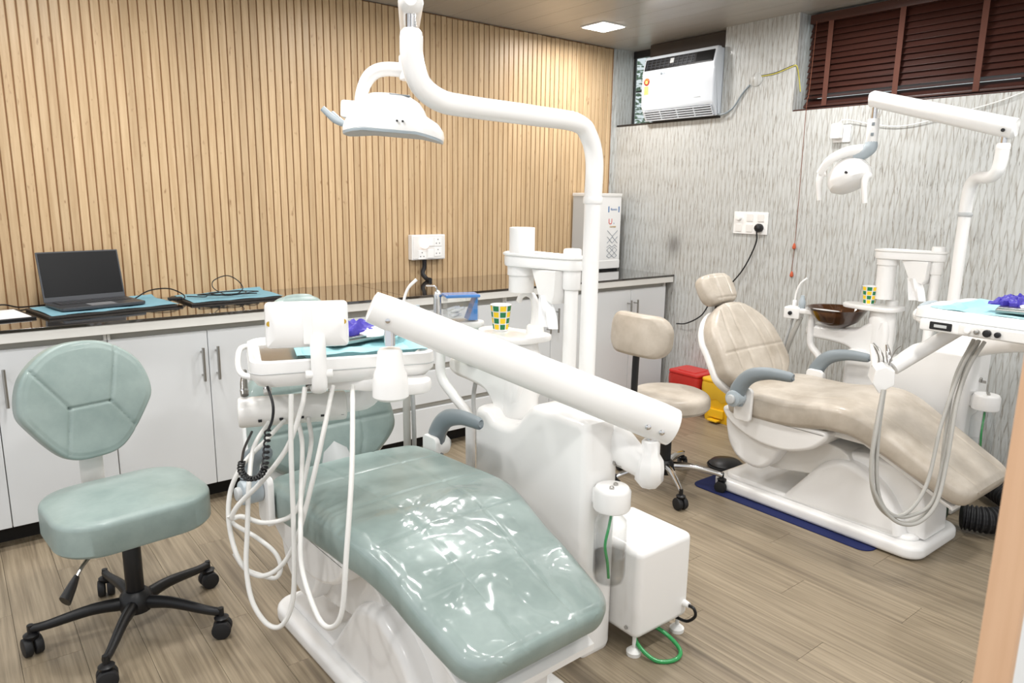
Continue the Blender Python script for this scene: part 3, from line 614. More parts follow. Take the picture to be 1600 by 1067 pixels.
# ------------------------------------------------------------------ dental chairs
def dental_chair(label, loc, leath, dz, near_arm, bw, back):
    c = thing('dental_chair', label, 'dental chair', loc)
    part('base_plate', B().prism(rrect(2*bw, .95, .07), 0, .055, 'z', .018, 3), 'white', c)
    part('base_step', B().prism(rrect(2*bw-.08, .87, .06), .05, .075, 'z', .012, 3), 'white', c)
    hp = [(.13, .05)]+catmull([(.0, .212), (-.05, .268), (-.12, .300), (-.20, .295), (-.30, .24), (-.37, .145), (-.395, .06)], 5)
    part('base_cover', B().prism(hp, -bw+.03, bw-.03, 'x', .03, 4), 'white', c, 'rounded white base cover')
    rp = catmull([(.0, .06), (-.02, .24), (-.06, .30), (-.18, .338), (-.30, .335), (-.40, .285), (-.44, .18), (-.45, .06)], 5)
    part('cover_ridge', B().prism(rp, -bw+.085, bw-.085, 'x', .025, 4), 'white', c)
    part('lift_arm', B().prism(catmull([(-.14, .20), (-.14, .325), (.05, .36), (.22, .34), (.29, .27), (.27, .18), (.18, .165), (.02, .19)], 4, True), -bw+.06, bw-.06, 'x', .012), 'offwhite', c)
    part('hinge_cover', B().prism(catmull([(.37, .40), (.385, .29), (.33, .2), (.22, .17), (.15, .22), (.10, .33), (.12, .40)], 6, True), -.225, .225, 'x', .02, 3), 'white', c)
    sh = [(.375, .432+dz), (.393, .42+dz), (.388, .395+dz), (.34, .35+dz), (.22, .305+dz), (.08, .30+dz), (-.03, .335+dz), (-.085, .38+dz), (-.105, .415+dz), (-.09, .432+dz)]
    part('seat_shell', B().prism(catmull(sh, 5), -.255, .255, 'x', .016, 4), 'white', c)
    part('leg_pan', B().prism([(-.08, .43+dz), (-.20, .435+dz), (-.56, .262+dz), (-.56, .245+dz), (-.22, .40+dz), (-.08, .40+dz)], -.19, .19, 'x', .008), 'white', c)
    path = [(.40, .50), (.28, .515), (.08, .525), (-.08, .532), (-.2, .52), (-.36, .468), (-.50, .417), (-.61, .382)] if back == 'green' else [(.40, .505+dz), (.28, .52+dz), (.08, .52+dz), (-.10, .545+dz), (-.22, .535+dz), (-.36, .468+dz), (-.50, .39+dz), (-.625, .325+dz)]
    longs, cross = ((-.36, .36), (.2, .42, .60, .78)) if back == 'green' else ((-.55, .55), ())
    cu = part('seat_cushion', B().cushion(path, [(0, .275), (.45, .275), (.75, .24), (1, .222)], [(0, .115), (.5, .105), (1, .075)], .075, .032, 170, 72, .012, longs, cross, gd=.0035, sig=.0045, edge=.016), leath, c)
    bp_ = [(.325, .475+dz), (.37, .585+dz), (.44, .70+dz), (.54, .825+dz), (.575, .86+dz)] if back != 'green' else [(.44, .44+dz), (.475, .56+dz), (.53, .70+dz), (.59, .82+dz), (.62, .865+dz)]
    hwb = [(0, .19), (.3, .255), (.6, .245), (1, .165)]
    part('backrest', B().cushion(bp_, hwb, .085, .12, .03, 110, 60, .012, (-.62, -.28, .28, .62) if back != 'green' else (-.45, .45), (.45,) if back != 'green' else (.35, .62), edge=.02), leath, c)
    part('back_shell', B().cushion([(y+.06, z-.05) for y, z in bp_], [(u, w+.004) for u, w in hwb], .035, .12, .02, 60, 20, 0), 'white', c)
    part('back_hinge', B().tube([(0, .30, .40+dz), (0, .42, .42+dz), (0, .50, .52+dz)], .05, 10, 4, flat=1.4), 'light_grey', c)
    ph = [(.585, .862+dz), (.615, .91+dz), (.645, .96+dz), (.662, .99+dz)] if back != 'green' else [(.635, .885+dz), (.66, .94+dz), (.685, .985+dz), (.70, 1.01+dz)]
    part('headrest', B().cushion(ph, [(0, .11), (.5, .12), (1, .112)] if back != 'green' else [(0, .09), (.5, .10), (1, .09)], .075, .042, .03, 60, 50, .016, (-.35, .35) if back != 'green' else (), (), edge=.018), leath, c)
    part('headrest_post', B().rbox(-.03, .03, ph[1][0]+.02, ph[1][0]+.04, .80+dz, .93+dz, .003), 'steel', c)
    for s in (-1, 1):
        x = s*.288; ay = .05 if back == 'green' else 0; ar = part('arm_bracket', B().prism(rrect(.085, .15, .02), 0, .02, 'z', .006).xf(Matrix.Translation((x-.01, .265+ay, .47+dz)) @ Matrix.Rotation(R(90), 4, 'Z') @ Matrix.Rotation(R(90), 4, 'X')), 'white', c)
        xx = x+s*.03
        if s == -1 and near_arm == 'back':
            pts = [(xx, .285+ay, .47+dz), (xx, .30+ay, .53+dz), (xx, .29+ay, .585+dz), (xx+.01, .25+ay, .62+dz), (xx+.02, .21+ay, .63+dz), (xx+.021, .20+ay, .632+dz)]
        else:
            pts = [(xx, .285+ay, .47+dz), (xx, .275+ay, .54+dz), (xx, .225+ay, .605+dz), (xx, .14+ay, .635+dz), (xx, .04+ay, .64+dz), (xx, .028+ay, .64+dz)]
        rail = part('armrest', B().tube(pts, [.034, .037, .032, .026, .021, .009], 12, 6, flat=.75, upv=(0, 0, 1)), 'grey_plastic', c)
        part('pivot_cap', B().cyl((x+s*.01, .28+ay, .50+dz), (x+s*.068, .28+ay, .50+dz), .036, seg=22, bev=.006), 'white' if s == 1 else 'lamp_grey', rail)
        part('pivot_knob', B().cyl((x+s*.066, .28+ay, .50+dz), (x+s*.082, .28+ay, .50+dz), .02, seg=18, bev=.004), 'light_grey', rail)
    part('pivot_screw', B().cyl((-bw+.075, .2, .262), (-bw+.085, .2, .262), .008, seg=10), 'ink', c)
    return c
ch1 = dental_chair('pale green leather dental chair with film covered foot end in the foreground', (-2.885, -2.05, 0), 'green_leather', .0, 'back', .235, 'green')
ch1.rotation_euler = (0, 0, R(1.8))
bd = part('badge', B().lathe([(.001, .002), (.03, .002), (.034, 0), (.034, -.004)], (-.06, .34, .077), 24), 'badge', ch1, 'grey oval maker badge')
text('badge_lettering', 'nt', .03, Matrix.Translation((-.06, .34, .0795)) @ Matrix.Rotation(R(200), 4, 'Z'), 'ink', ch1)
# clear protective film over the foot end
fb = B(); n1, n2 = 90, 60; P = resample([(.08, .527), (-.08, .534), (-.2, .522), (-.36, .470), (-.50, .419), (-.61, .384)], 200); vs = []
from mathutils import noise as mn
for j in range(n1+1):
    k = 52+int(146*j/n1); y, z = P[k]; k2 = min(k+1, 200); tg = Vector((0, P[k2][0]-P[k-1][0], P[k2][1]-P[k-1][1])).normalized(); nr = Vector((0, tg.z, -tg.y)); nr = nr if nr.z > 0 else -nr
    u = .30+.70*(k/200)
    w = interp([(0, .275), (.45, .275), (.75, .24), (1, .222)], u)-.004; dd_ = (200-k)/200*.71
    if dd_ < .075: w = w-.075+math.sqrt(max(0, .075**2-(.075-dd_)**2))
    for i_ in range(n2+1):
        q_ = i_/n2*2-1; x = q_*w; e = max(0, abs(x)-(w-.034))
        wr_ = abs(mn.noise(Vector((x*7, y*9, 3.1))))**.8*.014+abs(mn.noise(Vector((x*19+4, y*13, 9))))*.005
        vs.append(Vector((x, y, z))+nr*(.014*(1-q_*q_)+.004+wr_*(1-abs(q_)**4)-e*e*18))
fs = [(j*(n2+1)+i_, j*(n2+1)+i_+1, (j+1)*(n2+1)+i_+1, (j+1)*(n2+1)+i_) for j in range(n1) for i_ in range(n2)]
part('protective_film', fb.add(vs, fs), 'film', ch1, 'wrinkled clear plastic film')
ch2 = dental_chair('beige leather dental chair with upright backrest beside the patterned wall', (-.885, -2.245, 0), 'beige_leather', 0, 'up', .20, 'beige')
fm = thing('floor_mat', 'dark blue fabric mat under the beige dental chair', 'mat', (-.90, -2.13, 0))
part('pile', B().prism(rrect(.47, .86, .05), 0, .005, 'z', .001), 'mat_blue', fm)
ch2.location.z = .0055
fc = thing('foot_control', 'round black foot pedal behind the beige chair base', 'pedal', (-.80, -1.66, 0))
part('pedal_body', B().lathe([(.085, 0), (.085, .02), (.07, .034), (.03, .045), (.001, .047)], seg=28), 'black', fc)
part('pedal_ring', B().lathe([(.09, .004), (.094, .01), (.09, .016), (.084, .01)], seg=28, closed=True), 'black_rubber', fc)
b = B(); hosep = catmull([(-.62, -2.69, .065), (-.57, -2.78, .065), (-.45, -2.83, .065), (-.30, -2.80, .065), (-.2, -2.7, .065), (-.12, -2.6, .07)], 26)
b.tube(hosep, [.047 if k % 4 < 2 else .055 for k in range(len(hosep))], 16, 1)
single('corrugated_hose', b, 'black_rubber', 'thick black corrugated hose on the floor behind the beige chair foot', 'hose', ang=20)
single('valve_board', B().rbox(-.675, -.515, -2.62, -2.40, .17, .182, .003).rbox(-.67, -.52, -2.61, -2.41, 0, .17, .01), 'dark_green', 'dark green junction box under the beige foot rest', 'junction box')
# ------------------------------------------------------------------ treatment units
def unit(label, loc, dz, narrow, bowl_mat, tube_z):
    u = thing('treatment_unit', label, 'treatment unit', loc)
    prof = [(-.268, 0), (-.275, .02), (-.275, .70), (-.262, .725), (-.235, .735)]+catmull([(-.08, .735), (-.03, .728), (.02, .685), (.06, .645), (.11, .632), (.17, .632)], 5)+[(.20, .655), (.25, .66), (.27, .648), (.275, .62), (.275, .02), (.268, 0)]
    x1 = .020 if narrow else .115
    part('body', B().prism(prof, -.115, x1, 'x', .028, 4), 'white', u)
    if narrow: part('rear_body', B().prism([(-.09, 0), (-.09, .66), (.06, .63), (.265, .63), (.265, 0)], .015, .115, 'x', .02, 3), 'white', u)
    part('pole_collar', B().lathe([(.048, .70), (.046, .745), (.036, .76), (.036, .80), (.028, .815)], (.01, -.125, 0), 24), 'white', u)
    part('lock', B().cyl((.0, -.274, .60), (.0, -.283, .60), .011, seg=16, bev=.002).rbox(-.002, .002, -.30, -.28, .588, .60, .001), 'steel', u)
    # spittoon turret, bracket, bowl
    tx, ty = 0, .165
    part('turret', B().lathe([(.056, .63), (.060, .64), (.060, .80+dz), (.055, .835+dz), (.045, .85+dz)], (tx, ty, 0), 28), 'white', u)
    br = catmull([(.12, .66+dz), (.12, .80+dz), (.17, .80+dz), (.22, .775+dz), (.27, .745+dz), (.40, .735+dz), (.50, .735+dz), (.52, .70+dz), (.49, .672+dz), (.38, .665+dz), (.29, .65+dz), (.24, .60+dz), (.20, .58+dz)], 4, True)
    part('bowl_bracket', B().prism(br, -.058, .058, 'x', .02, 3), 'white', u)
    bw = part('spittoon_bowl', B().lathe([(.03, .737+dz), (.05, .742+dz), (.10, .772+dz), (.138, .832+dz), (.141, .834+dz), (.134, .832+dz), (.097, .780+dz), (.05, .752+dz), (.002, .748+dz)], (-.035, .37, 0), 40), bowl_mat, u)
    part('bowl_ring', B().lathe([(.034, .730+dz), (.04, .736+dz), (.034, .741+dz)], (-.035, .37, 0), 24), 'light_grey', bw)
    pl = catmull([(-.07, .10), (.06, .09), (.085, .16), (.05, .24), (.03, .32), (-.03, .345), (-.075, .30), (-.085, .2)], 5, True)
    part('cup_stand', B().prism(pl, .846+dz, .868+dz, 'z', .007), 'white', u)
    part('filler_spout', B().lathe([(.03, .866+dz), (.028, .89+dz), (.022, .895+dz)], (.045, .15, 0), 18).tube([(.045, .15, .885+dz), (.045, .15, .95+dz), (.042, .16, .985+dz), (.036, .185, .995+dz), (.03, .205, .985+dz), (.026, .215, .965+dz)], [.016, .013, .012, .0105, .01, .009], 12), 'white', u)
    # dispenser post and tray
    px, py = .035, -.03
    part('post', B().cyl((px, py, .70), (px, py, 1.06+dz), .0215, seg=18), 'white', u)
    part('post_cap', B().cyl((px, py, 1.03+dz), (px, py, 1.155+dz), .028, seg=20, bev=.006), 'white', u)
    cap_ = [(px, py), (0, .17)]; vx = Vector((-px, .20, 0)).normalized(); nx = Vector((-vx.y, vx.x, 0)); out_ = []
    for (cx, cy, rr, a0) in ((px, py, .036, 180), (0, .17, .056, 0)):
        for k in range(13):
            a = R(a0+k*15) ; d_ = nx*-math.cos(a)+vx*math.sin(a); out_.append((cx+rr*d_.x, cy+rr*d_.y))
    part('dispenser_tray', B().prism(out_, 1.088+dz, 1.125+dz, 'z', .008), 'white', u)
    part('tray_rim', B().tube([(p[0], p[1], 1.128+dz) for p in out_], .005, 6, 1, closed=True), 'white', u)
    z0, z1 = tube_z
    part('cup_tube', B().lathe([(.041, z0), (.041, z1), (.038, z1+.001), (.036, z1-.003), (.036, z0+.01), (.001, z0+.01)], (0, .17, 0), 28).lathe([(.046, 1.06+dz), (.046, 1.09+dz), (.042, 1.09+dz), (.042, 1.06+dz)], (0, .17, 0), 28, closed=True), 'white', u)
    part('tissue_box', B().prism([(-.015, 1.088+dz), (.10, 1.088+dz), (.06, 1.0+dz), (.0, .985+dz), (-.01, 1.01+dz)], -.02, .06, 'x', .006), 'white', u)
    b = B(); vs = []
    for j in range(9):
        for i_ in range(7): vs.append((-.02+.012*math.sin(i_*1.4+j*.3)+.006*j/8, .005+i_*.011-.003*j, 1.01+dz-j*.0125))
    fs = [(j*7+i_, j*7+i_+1, (j+1)*7+i_+1, (j+1)*7+i_) for j in range(8) for i_ in range(6)]
    b.add(vs, fs); b.add([(v[0]+.001, v[1], v[2]) for v in vs], [f[::-1] for f in fs]); part('tissue', b, 'paper', u, 'white tissue hanging from the dispenser')
    # water bottle at the end face
    cx = -.06 if narrow else -.05
    part('bottle_cap', B().rbox(cx-.03, cx+.03, -.30, -.27, .495, .545, .008).lathe([(.05, .490), (.053, .495), (.053, .545), (.046, .555), (.001, .556)], (cx, -.325, 0), 28), 'white', u)
    for s in (-1, 1): part('cap_screw', B().lathe([(.007, .555), (.007, .561), (.004, .563), (.001, .563)], (cx+s*.014, -.33+s*.006, 0), 12), 'steel', u)
    bt = part('water_bottle', B().lathe([(.025, .49), (.027, .475), (.045, .455), (.047, .44), (.047, .295), (.042, .272), (.02, .265), (.001, .265), (.001, .267), (.040, .274), (.0455, .296), (.0455, .44), (.043, .453), (.0255, .474), (.023, .49)], (cx, -.325, 0), 28), 'clear', u, 'clear plastic water bottle')
    part('water', B().lathe([(.001, .268), (.039, .275), (.0445, .297), (.0445, .35), (.001, .35)], (cx, -.325, 0), 24), 'clear', bt)
    part('dip_tube', B().tube([(cx+.005, -.325, .495), (cx-.012, -.33, .44), (cx-.03, -.335, .39), (cx-.018, -.335, .335), (cx-.005, -.33, .28)], .0042, 8), 'green_tube', bt)
    return u
u1 = unit('white treatment unit beside the green dental chair with cup tube and hanging water bottle', (-2.385, -2.095, 0), .04, True, 'bowl_glass', (1.045, 1.25))
u2 = unit('white treatment unit behind the beige dental chair with brown glass bowl', (-.385, -2.335, 0), 0, False, 'brown_glass', (.90, 1.115))
def assistant_arm(u, label, pts, bar, tip):
    """holder bar on a bent tube, with suction tip and hoses"""
    o = thing('suction_holder', label, 'suction holder', (pts[0][0], pts[0][1], 0)); ox, oy = pts[0][:2]
    def add(n, b, m, p=o, **k): return part(n, b.mv(-ox, -oy, 0), m, p, **k)
    add('support_tube', B().tube(pts, .0175, 14, 6), 'white')
    add('tube_foot', B().lathe([(.03, 0), (.03, .006), (.021, .012), (.021, .03), (.018, .032)], (ox, oy, 0), 20), 'white')
    (x0, y0, z), (x1, y1, _) = bar; v = Vector((x1-x0, y1-y0, 0)); L = v.length; a = math.atan2(v.y, v.x)
    add('holder_bar', B().prism([(0, -.035), (.05, -.035), (L*.7, -.045), (L, -.03), (L+.02, 0), (L, .03), (L*.7, .045), (.05, .035), (0, .035)], 0, .026, 'z', .008).rbox(-.02, .06, -.04, .04, -.03, .03, .008).xf(Matrix.Translation((x0, y0, z)) @ Matrix.Rotation(a, 4, 'Z')), 'white')
    d = v.normalized(); n = Vector((-d.y, d.x, 0)); p = Vector((x0, y0, z))+d*.015
    add('knob', B().cyl(p+n*-.05, p+n*-.038, .010, seg=14, bev=.002), 'ink')
    pa = p+n*.015
    st_ = add('saliva_ejector', B().cyl(pa+Vector((0, 0, .02)), pa+Vector((0, 0, .06)), .011, seg=14, bev=.003).tube([pa+Vector((0, 0, .05)), pa+Vector((.0, .0, .10))+d*.004, pa+Vector((0, 0, .145))+d*.02, pa+Vector((0, 0, .175))+d*.05], [.0055, .005, .005, .006], 8), 'white')
    pb = p+d*.045-n*.012
    add('suction_handle', B().lathe([(.013, .02), (.017, .03), (.017, .06), (.011, .075), (.009, .09), (.001, .091)], pb, 16), 'lamp_grey')
    return o, pa, pb, add
o, pa, pb, add = assistant_arm(u1, 'white suction holder on a bent tube behind the green chair, cotton box on top', [(-2.475, -1.77, 0), (-2.475, -1.77, .5), (-2.478, -1.76, .60), (-2.50, -1.71, .66), (-2.515, -1.65, .72), (-2.515, -1.64, .80), (-2.515, -1.64, .885)], ((-2.63, -1.56, .885), (-2.36, -1.655, .885)), None)
add('corrugated_hose', B().tube([pb+Vector((0, 0, -.02)), (-2.625, -1.60, .70), (-2.635, -1.61, .45), (-2.64, -1.60, .2), (-2.62, -1.57, .05)], .013, 12), 'grey_hose')
add('thin_hose', B().tube([pa+Vector((0, 0, -.02)), (-2.60, -1.58, .75), (-2.60, -1.60, .5), (-2.61, -1.60, .3), (-2.6, -1.55, .06)], .008, 10), 'light_grey')
add('drain_hose', B().tube([(-2.385, -1.68, .72), (-2.40, -1.68, .62), (-2.43, -1.75, .50), (-2.46, -1.82, .36), (-2.47, -1.83, .1)], .008, 8), 'light_grey')
o, pa, pb, add = assistant_arm(u2, 'white suction holder with curved white tip beside the brown glass bowl', [(-.46, -1.93, 0), (-.46, -1.93, .5), (-.46, -1.92, .58), (-.44, -1.86, .63), (-.44, -1.85, .70), (-.44, -1.85, .795)], ((-.47, -1.745, .79), (-.42, -1.97, .79)), None)
add('corrugated_hose', B().tube([pb+Vector((0, 0, -.02)), (-.48, -1.76, .62), (-.46, -1.72, .45), (-.44, -1.66, .25), (-.42, -1.62, .05)], .012, 12), 'grey_hose')
add('thin_hose', B().tube([pa+Vector((0, 0, -.02)), (-.47, -1.73, .60), (-.44, -1.70, .4), (-.42, -1.67, .2), (-.40, -1.64, .05)], .007, 8), 'light_grey')
# cups
def cup(label, loc):
    r_ = thing('paper_cup', label, 'cup', loc)
    part('wall', B().lathe([(.024, 0), (.034, .085), (.0355, .087), (.034, .088), (.0325, .085), (.0225, .004), (.001, .004)], seg=30), 'paper', r_)
    for j in range(4):
        for k in range(8):
            a = R(k*45+4); z0, z1 = .006+j*.0205, .023+j*.0205; vs = []
            for zz in (z0, z1):
                rr = .0242+.01*zz/.085+.0005
                for i_ in range(5): an = a+R(36)*i_/4; vs += [(rr*math.cos(an), rr*math.sin(an), zz)]
            vs += [(v[0]*.985, v[1]*.985, v[2]) for v in vs]
            fs = [(i_, i_+1, 6+i_, 5+i_) for i_ in range(4)]+[(10+i_, 15+i_, 16+i_, 11+i_) for i_ in range(4)]+[(0, 5, 15, 10), (4, 14, 19, 9)]
            part('printed_square', B().add(vs, fs), 'cup_green' if (j+k) % 2 else 'cup_yellow', r_)
cup('paper cup with green and yellow squares on the stand beside the cotton box', (-2.41, -1.85, .9085))
cup('paper cup with green and yellow squares beside the brown glass bowl', (-.41, -2.11, .869))
cbx = thing('cotton_box', 'clear box with blue lid holding white cotton rolls', 'box', (-2.42, -1.628, .9115), R(-20))
part('box_wall', B().rbox(-.058, -.055, -.035, .035, 0, .085, 0).rbox(.055, .058, -.035, .035, 0, .085, 0).rbox(-.055, .055, -.035, -.032, 0, .085, 0).rbox(-.055, .055, .032, .035, 0, .085, 0).rbox(-.055, .055, -.032, .032, 0, .003, 0), 'clear', cbx)
part('lid', B().rbox(-.062, .062, -.04, .04, .085, .096, .004), 'blue_clear', cbx, 'blue lid')
part('blue_chute', B().prism([(.02, .004), (.05, .085), (.054, .085), (.054, .004)], -.031, .031, 'y', .001), 'blue_clear', cbx)
for k in range(9): 
    x, y, z = random.uniform(-.04, .005), random.uniform(-.02, .02), .012+random.random()*.03; a = random.uniform(-.5, .5)
    part('cotton_roll', B().cyl((x-.016*math.cos(a), y-.016*math.sin(a), z), (x+.016*math.cos(a), y+.016*math.sin(a), z+.008), .006, seg=10, bev=.002), 'paper', cbx)
gb = thing('dappen_bottle', 'small steel dispenser standing behind the blue lidded box', 'dispenser', (-2.50, -1.60, .9115))
part('bottle', B().lathe([(.014, 0), (.015, .01), (.014, .08), (.016, .095), (.013, .105), (.006, .11)], seg=18), 'chrome', gb); part('spout', B().tube([(0, 0, .11), (-.01, .0, .125), (-.04, .01, .128)], .003, 6), 'chrome', gb)
# suction box on feet
cp_ = thing('suction_box', 'white rounded metal box on levelling feet at the chair foot end', 'equipment box', (-2.24, -2.335, 0))
part('housing', B().rbox(-.122, .12, -.128, .128, .058, .342, .022, 4), 'white', cp_)
for sx_ in (-1, 1):
    for sy in (-1, 1): part('foot', B().lathe([(.022, 0), (.023, .012), (.012, .022), (.006, .024), (.006, .06)], (-.002+sx_*.1, sy*.105, 0), 18), 'white_matte', cp_)
part('screw', B().cyl((-.128, -.09, .09), (-.124, -.09, .09), .006, seg=12), 'steel', cp_)
part('cable_gland', B().cyl((.095, -.126, .11), (.095, -.148, .11), .012, .009, seg=14), 'white', cp_)
part('black_lead', B().tube([(.095, -.146, .11), (.098, -.165, .105), (.102, -.168, .08), (.10, -.14, .05), (.09, -.1, .05)], .005, 8), 'black', cp_)
single('green_hose', B().tube([(-2.33, -2.42, .062), (-2.335, -2.455, .03), (-2.32, -2.51, .007), (-2.27, -2.54, .007), (-2.225, -2.52, .010), (-2.22, -2.46, .03), (-2.25, -2.40, .055)], .0065, 10), 'green_tube', 'loop of green hose on the floor under the white equipment box', 'hose')
# ------------------------------------------------------------------ operating lights
L1 = thing('operating_light', 'large white operating lamp on a bent pole over the green chair', 'operating light', (-2.365, -2.22, .815))
def rel(o, b): return b.mv(-o.location[0], -o.location[1], -o.location[2])
part('pole', rel(L1, B().tube([(-2.365, -2.22, .80), (-2.365, -2.22, 1.1), (-2.365, -2.22, 1.38)], .0245, 20, 4)), 'white', L1)
part('pole_joint', rel(L1, B().lathe([(.027, 1.33), (.0285, 1.335), (.0285, 1.345), (.027, 1.35)], (-2.365, -2.22, 0), 20)), 'white', L1)
part('cross_arm', rel(L1, B().tube([(-2.365, -2.22, 1.345), (-2.365, -2.22, 1.45), (-2.39, -2.22, 1.515), (-2.44, -2.22, 1.548), (-2.60, -2.22, 1.555), (-2.80, -2.22, 1.560), (-2.88, -2.22, 1.567), (-2.933, -2.22, 1.597), (-2.955, -2.22, 1.65), (-2.957, -2.22, 1.70)], [.0255]*4+[.0265]*6, 20, 6)), 'white', L1)
part('stub_cap', rel(L1, B().lathe([(.0265, 1.695), (.025, 1.708), (.018, 1.716), (.001, 1.717)], (-2.957, -2.22, 0), 20)), 'white', L1)
part('stub_pin', rel(L1, B().cyl((-2.957, -2.22, 1.71), (-2.957, -2.22, 1.755), .012, seg=14)), 'chrome', L1)
part('spring_arm', rel(L1, B().tube([(-2.972, -2.245, 1.772), (-2.965, -2.233, 1.772), (-2.957, -2.22, 1.772), (-2.72, -1.805, 1.79), (-2.71, -1.785, 1.79)], [.014, .026, .029, .024, .014], 16, 1, upv=(0, 0, 1))), 'white', L1)
hx, hy = -2.718, -1.80
part('head_pivot', rel(L1, B().cyl((hx, hy, 1.785), (hx, hy, 1.72), .014, seg=14).cyl((hx, hy, 1.745), (hx, hy, 1.675), .03, seg=18, bev=.006)), 'white', L1)
vA = Vector((.80, -.60, 0)); H0 = Vector((hx, hy, 0))
yk = [H0+vA*.02+Vector((0, 0, 1.70)), H0-vA*.07+Vector((0, 0, 1.705)), H0-vA*.115+Vector((0, 0, 1.685)), H0-vA*.14+Vector((0, 0, 1.635)), H0-vA*.15+Vector((0, 0, 1.565))]
part('yoke', rel(L1, B().tube(yk, [.026, .025, .025, .022, .019], 14, 6, flat=.8, upv=(-.6, -.8, 0))), 'white', L1, 'arched white yoke')
hc = H0-vA*.045+Vector((0, 0, 1.545))
Mh = Matrix.Translation(hc-Vector(L1.location)) @ Matrix(((vA.x, -vA.y, 0, 0), (vA.y, vA.x, 0, 0), (0, 0, 1, 0), (0, 0, 0, 1))) @ Matrix.Rotation(R(4), 4, 'Y')
def hat(levels, w, d, r_, arch):
    vs, fs = [], []; N = 0
    for sc, z, ox in levels:
        rg = [(p[0]*sc+ox, p[1]*sc, z-arch*(p[0]*sc/(w/2))**2) for p in rrect(w, d, r_, 8)]; N = len(rg); vs += rg
    for j in range(len(levels)-1):
        for k in range(N): fs.append((j*N+k, j*N+(k+1) % N, (j+1)*N+(k+1) % N, (j+1)*N+k))
    fs += [tuple(range(N))[::-1], tuple(range((len(levels)-1)*N, len(levels)*N))]
    return B().add(vs, fs)
hd = part('lamp_head', hat([(.90, -.012, 0), (1, -.012, 0), (1.01, 0, 0), (.98, .015, 0), (.90, .030, -.002), (.78, .038, -.006), (.70, .045, -.010), (.66, .06, -.012), (.58, .076, -.014), (.40, .088, -.016), (.15, .092, -.016)], .29, .20, .07, .018).xf(Mh), 'white', L1)
part('lens_rim', hat([(.80, -.018, 0), (.985, -.020, 0), (1.0, -.014, 0), (.97, -.008, 0)], .29, .20, .07, .018).xf(Mh), 'lamp_grey', hd, 'grey translucent lens rim')
part('vent', B().rbox(-.015, .045, -.045, -.02, .082, .087, .002).xf(Mh), 'grey_plastic', hd)
for xx in (.02, .036): part('sensor_hole', B().cyl((xx, -.1035, .008), (xx, -.098, .008), .003, seg=8).xf(Mh), 'ink', hd)
part('hinge_block', B().rbox(-.155, -.10, -.035, .035, .01, .06, .008).xf(Mh), 'white', hd)
for yy_ in (-.06, .06): part('handle', B().tube([(-.13, yy_*.8, -.012), (-.165, yy_*.9, .0), (-.20, yy_, .028)], [.009, .010, .008], 10, 4).xf(Mh), 'lamp_grey', hd, 'grey translucent handle')
L2 = thing('operating_light', 'small white operating lamp with two handles on a long arm by the wall', 'operating light', (-.375, -2.46, .815))
part('pole', rel(L2, B().tube([(-.375, -2.46, .80), (-.375, -2.46, 1.1), (-.375, -2.46, 1.31)], .024, 20, 4)), 'white', L2)
part('pole_joint', rel(L2, B().lathe([(.026, 1.29), (.029, 1.295), (.029, 1.303), (.026, 1.308)], (-.375, -2.46, 0), 20)), 'light_grey', L2)
part('cross_arm', rel(L2, B().tube([(-.375, -2.46, 1.305), (-.375, -2.462, 1.38), (-.38, -2.47, 1.425), (-.40, -2.50, 1.452), (-.44, -2.555, 1.452), (-.46, -2.585, 1.47), (-.462, -2.595, 1.51), (-.462, -2.597, 1.565)], .025, 20, 6)), 'white', L2)
part('stub_cap', rel(L2, B().lathe([(.026, 1.56), (.026, 1.578), (.022, 1.584), (.001, 1.585)], (-.462, -2.597, 0), 20)), 'white', L2)
part('stub_pin', rel(L2, B().cyl((-.462, -2.597, 1.58), (-.462, -2.597, 1.625), .012, seg=14)), 'chrome', L2)
part('spring_arm', rel(L2, B().tube([(-.462, -2.635, 1.637), (-.462, -2.63, 1.637), (-.465, -2.05, 1.803), (-.465, -2.042, 1.803)], [.030, .041, .036, .028], 16, 1, upv=(0, 0, 1), flat=.8)), 'white', L2)
part('arm_screw', rel(L2, B().cyl((-.495, -2.60, 1.632), (-.501, -2.60, 1.632), .007, seg=12)), 'ink', L2)
part('head_pin', rel(L2, B().cyl((-.465, -2.067, 1.79), (-.465, -2.067, 1.70), .012, seg=14)), 'chrome', L2)
hpv = part('head_pivot', rel(L2, B().cyl((-.465, -2.067, 1.715), (-.465, -2.067, 1.605), .026, seg=20, bev=.004)), 'white', L2)
for zz in (1.69, 1.645): part('label_square', rel(L2, B().rbox(-.493, -.488, -2.085, -2.073, zz-.007, zz+.007, .001)), 'grey_plastic', hpv)
part('elbow', rel(L2, B().tube([(-.465, -2.067, 1.615), (-.466, -2.065, 1.59), (-.47, -2.04, 1.565), (-.475, -2.0, 1.555)], [.026, .03, .028, .022], 14, 5)), 'lamp_grey', L2, 'grey elbow joint')
part('yoke', rel(L2, B().tube([(-.475, -2.04, 1.58), (-.50, -1.975, 1.572), (-.525, -1.91, 1.535), (-.525, -1.865, 1.475)], [.026, .023, .020, .017], 12, 6, flat=.8)), 'white', L2)
Mh2 = Matrix.Translation(Vector((-.475, -1.982, 1.466))-Vector(L2.location)) @ Matrix.Rotation(R(-28), 4, 'X') @ Matrix.Rotation(R(12), 4, 'Y')
hb = B()
hb.lathe([(.001, .07), (.04, .06), (.072, .03), (.085, -.01), (.08, -.035), (.06, -.05), (.001, -.055)], (0, 0, 0), 32)
hb.v = [(v[0]*.95, v[1]*1.22, v[2]*1.2) for v in hb.v]
hd = part('lamp_head', hb.xf(Mh2), 'white', L2)
part('sensor_hole', B().cyl((-.073, -.03, -.02), (-.082, -.03, -.02), .006, seg=10).xf(Mh2), 'ink', hd)
